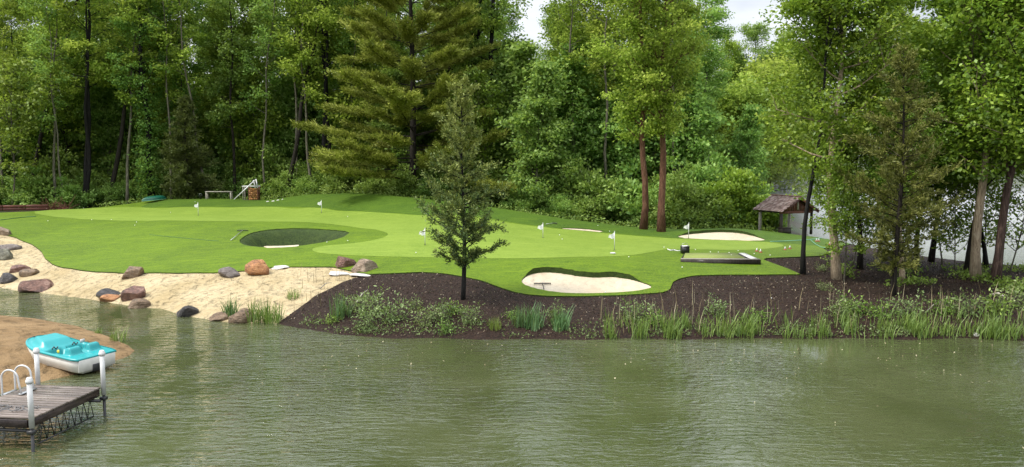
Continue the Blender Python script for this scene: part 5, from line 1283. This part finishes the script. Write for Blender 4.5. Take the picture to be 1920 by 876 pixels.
# ------------------------------------------------------------------ mist over the rear lake
n = N('mist'); pv = n.n('ShaderNodeVolumePrincipled'); pv.inputs['Color'].default_value = (.97, .98, 1, 1); pv.inputs['Anisotropy'].default_value = .1
cc = n.n('ShaderNodeTexCoord'); sp = n.n('ShaderNodeSeparateXYZ'); n.l(cc.outputs['Object'], sp.inputs[0])
ns = n.n('ShaderNodeTexNoise'); ns.inputs['Scale'].default_value = .09; ns.inputs['Detail'].default_value = 3; n.l(cc.outputs['Object'], ns.inputs['Vector'])
nz1 = n.math('POWER', ns.outputs['Fac'], 2.0); sc_h = n.math('ADD', .25, n.math('MULTIPLY', nz1, 3.2))
d_ = n.math('POWER', 2.718, n.math('MULTIPLY', n.math('DIVIDE', sp.outputs['Z'], sc_h), -1.0))
nz2 = n.noise(n.coord((1, 1, 2.0)), .16, 3, .6); d_ = n.math('MULTIPLY', n.math('MULTIPLY', d_, n.ramp(nz2, [(.35, (.3, .3, .3)), (.65, (1.6, 1.6, 1.6))])), MIST)
n.l(d_, pv.inputs['Density']); n.o.inputs; n.t.links.clear() if False else None
for l_ in list(n.t.links):
    if l_.to_node == n.o: n.t.links.remove(l_)
n.l(pv.outputs[0], n.o.inputs['Volume'])
mp_ = [(12.5, 52), (18.2, 47.6), (21, 41), (23, 36.8), (26, 35), (45, 33.5), (120, 33), (130, 120), (38, 120), (22, 92), (13, 62)]
m_ = len(mp_); v = [(a, b, .02) for a, b in mp_] + [(a, b, 13.0) for a, b in mp_]
me = mesh_np('mist', v, [np.array([list(range(m_))[::-1]]), np.array([list(range(m_, 2 * m_))]), np.array([[k, (k + 1) % m_, (k + 1) % m_ + m_, k + m_] for k in range(m_)])])
o = link('mist', me, n.m); tag(o, 'pale mist lying over the lake behind the shelter and the grove', 'mist', None, 'stuff')

# pieces of parts hang under their part
def under(root_name, child_prefix, part_prefix):
    for r0 in [o for o in bpy.data.objects if o.name.split('.')[0] == root_name and o.parent is None]:
        ps = [o for o in r0.children if o.name.startswith(part_prefix)]; cs = [o for o in r0.children if o.name.split('.')[0] == child_prefix]
        for k, c_ in enumerate(cs): c_.parent = ps[k * len(ps) // max(1, len(cs))]
under('boat_dock', 'post_cap', 'post_sleeve'); under('boat_dock', 'bracket', 'leg_pipe'); under('boat_dock', 'truss_web', 'truss_chord')
under('pedal_boat', 'pedal_crank', 'deck'); under('pedal_boat', 'sticker', 'deck'); under('pedal_boat', 'round_badge', 'deck'); under('pedal_boat', 'cleat', 'deck'); under('pedal_boat', 'rudder', 'transom')
under('garden_shelter', 'shingles', 'roof_deck'); under('garden_shelter', 'barge_board', 'roof_deck'); under('upturned_canoe', 'keel', 'hull'); under('upturned_canoe', 'gunwale', 'hull'); under('ball_bin', 'rim', 'walls'); under('bunker_rake', 'tines', 'head')
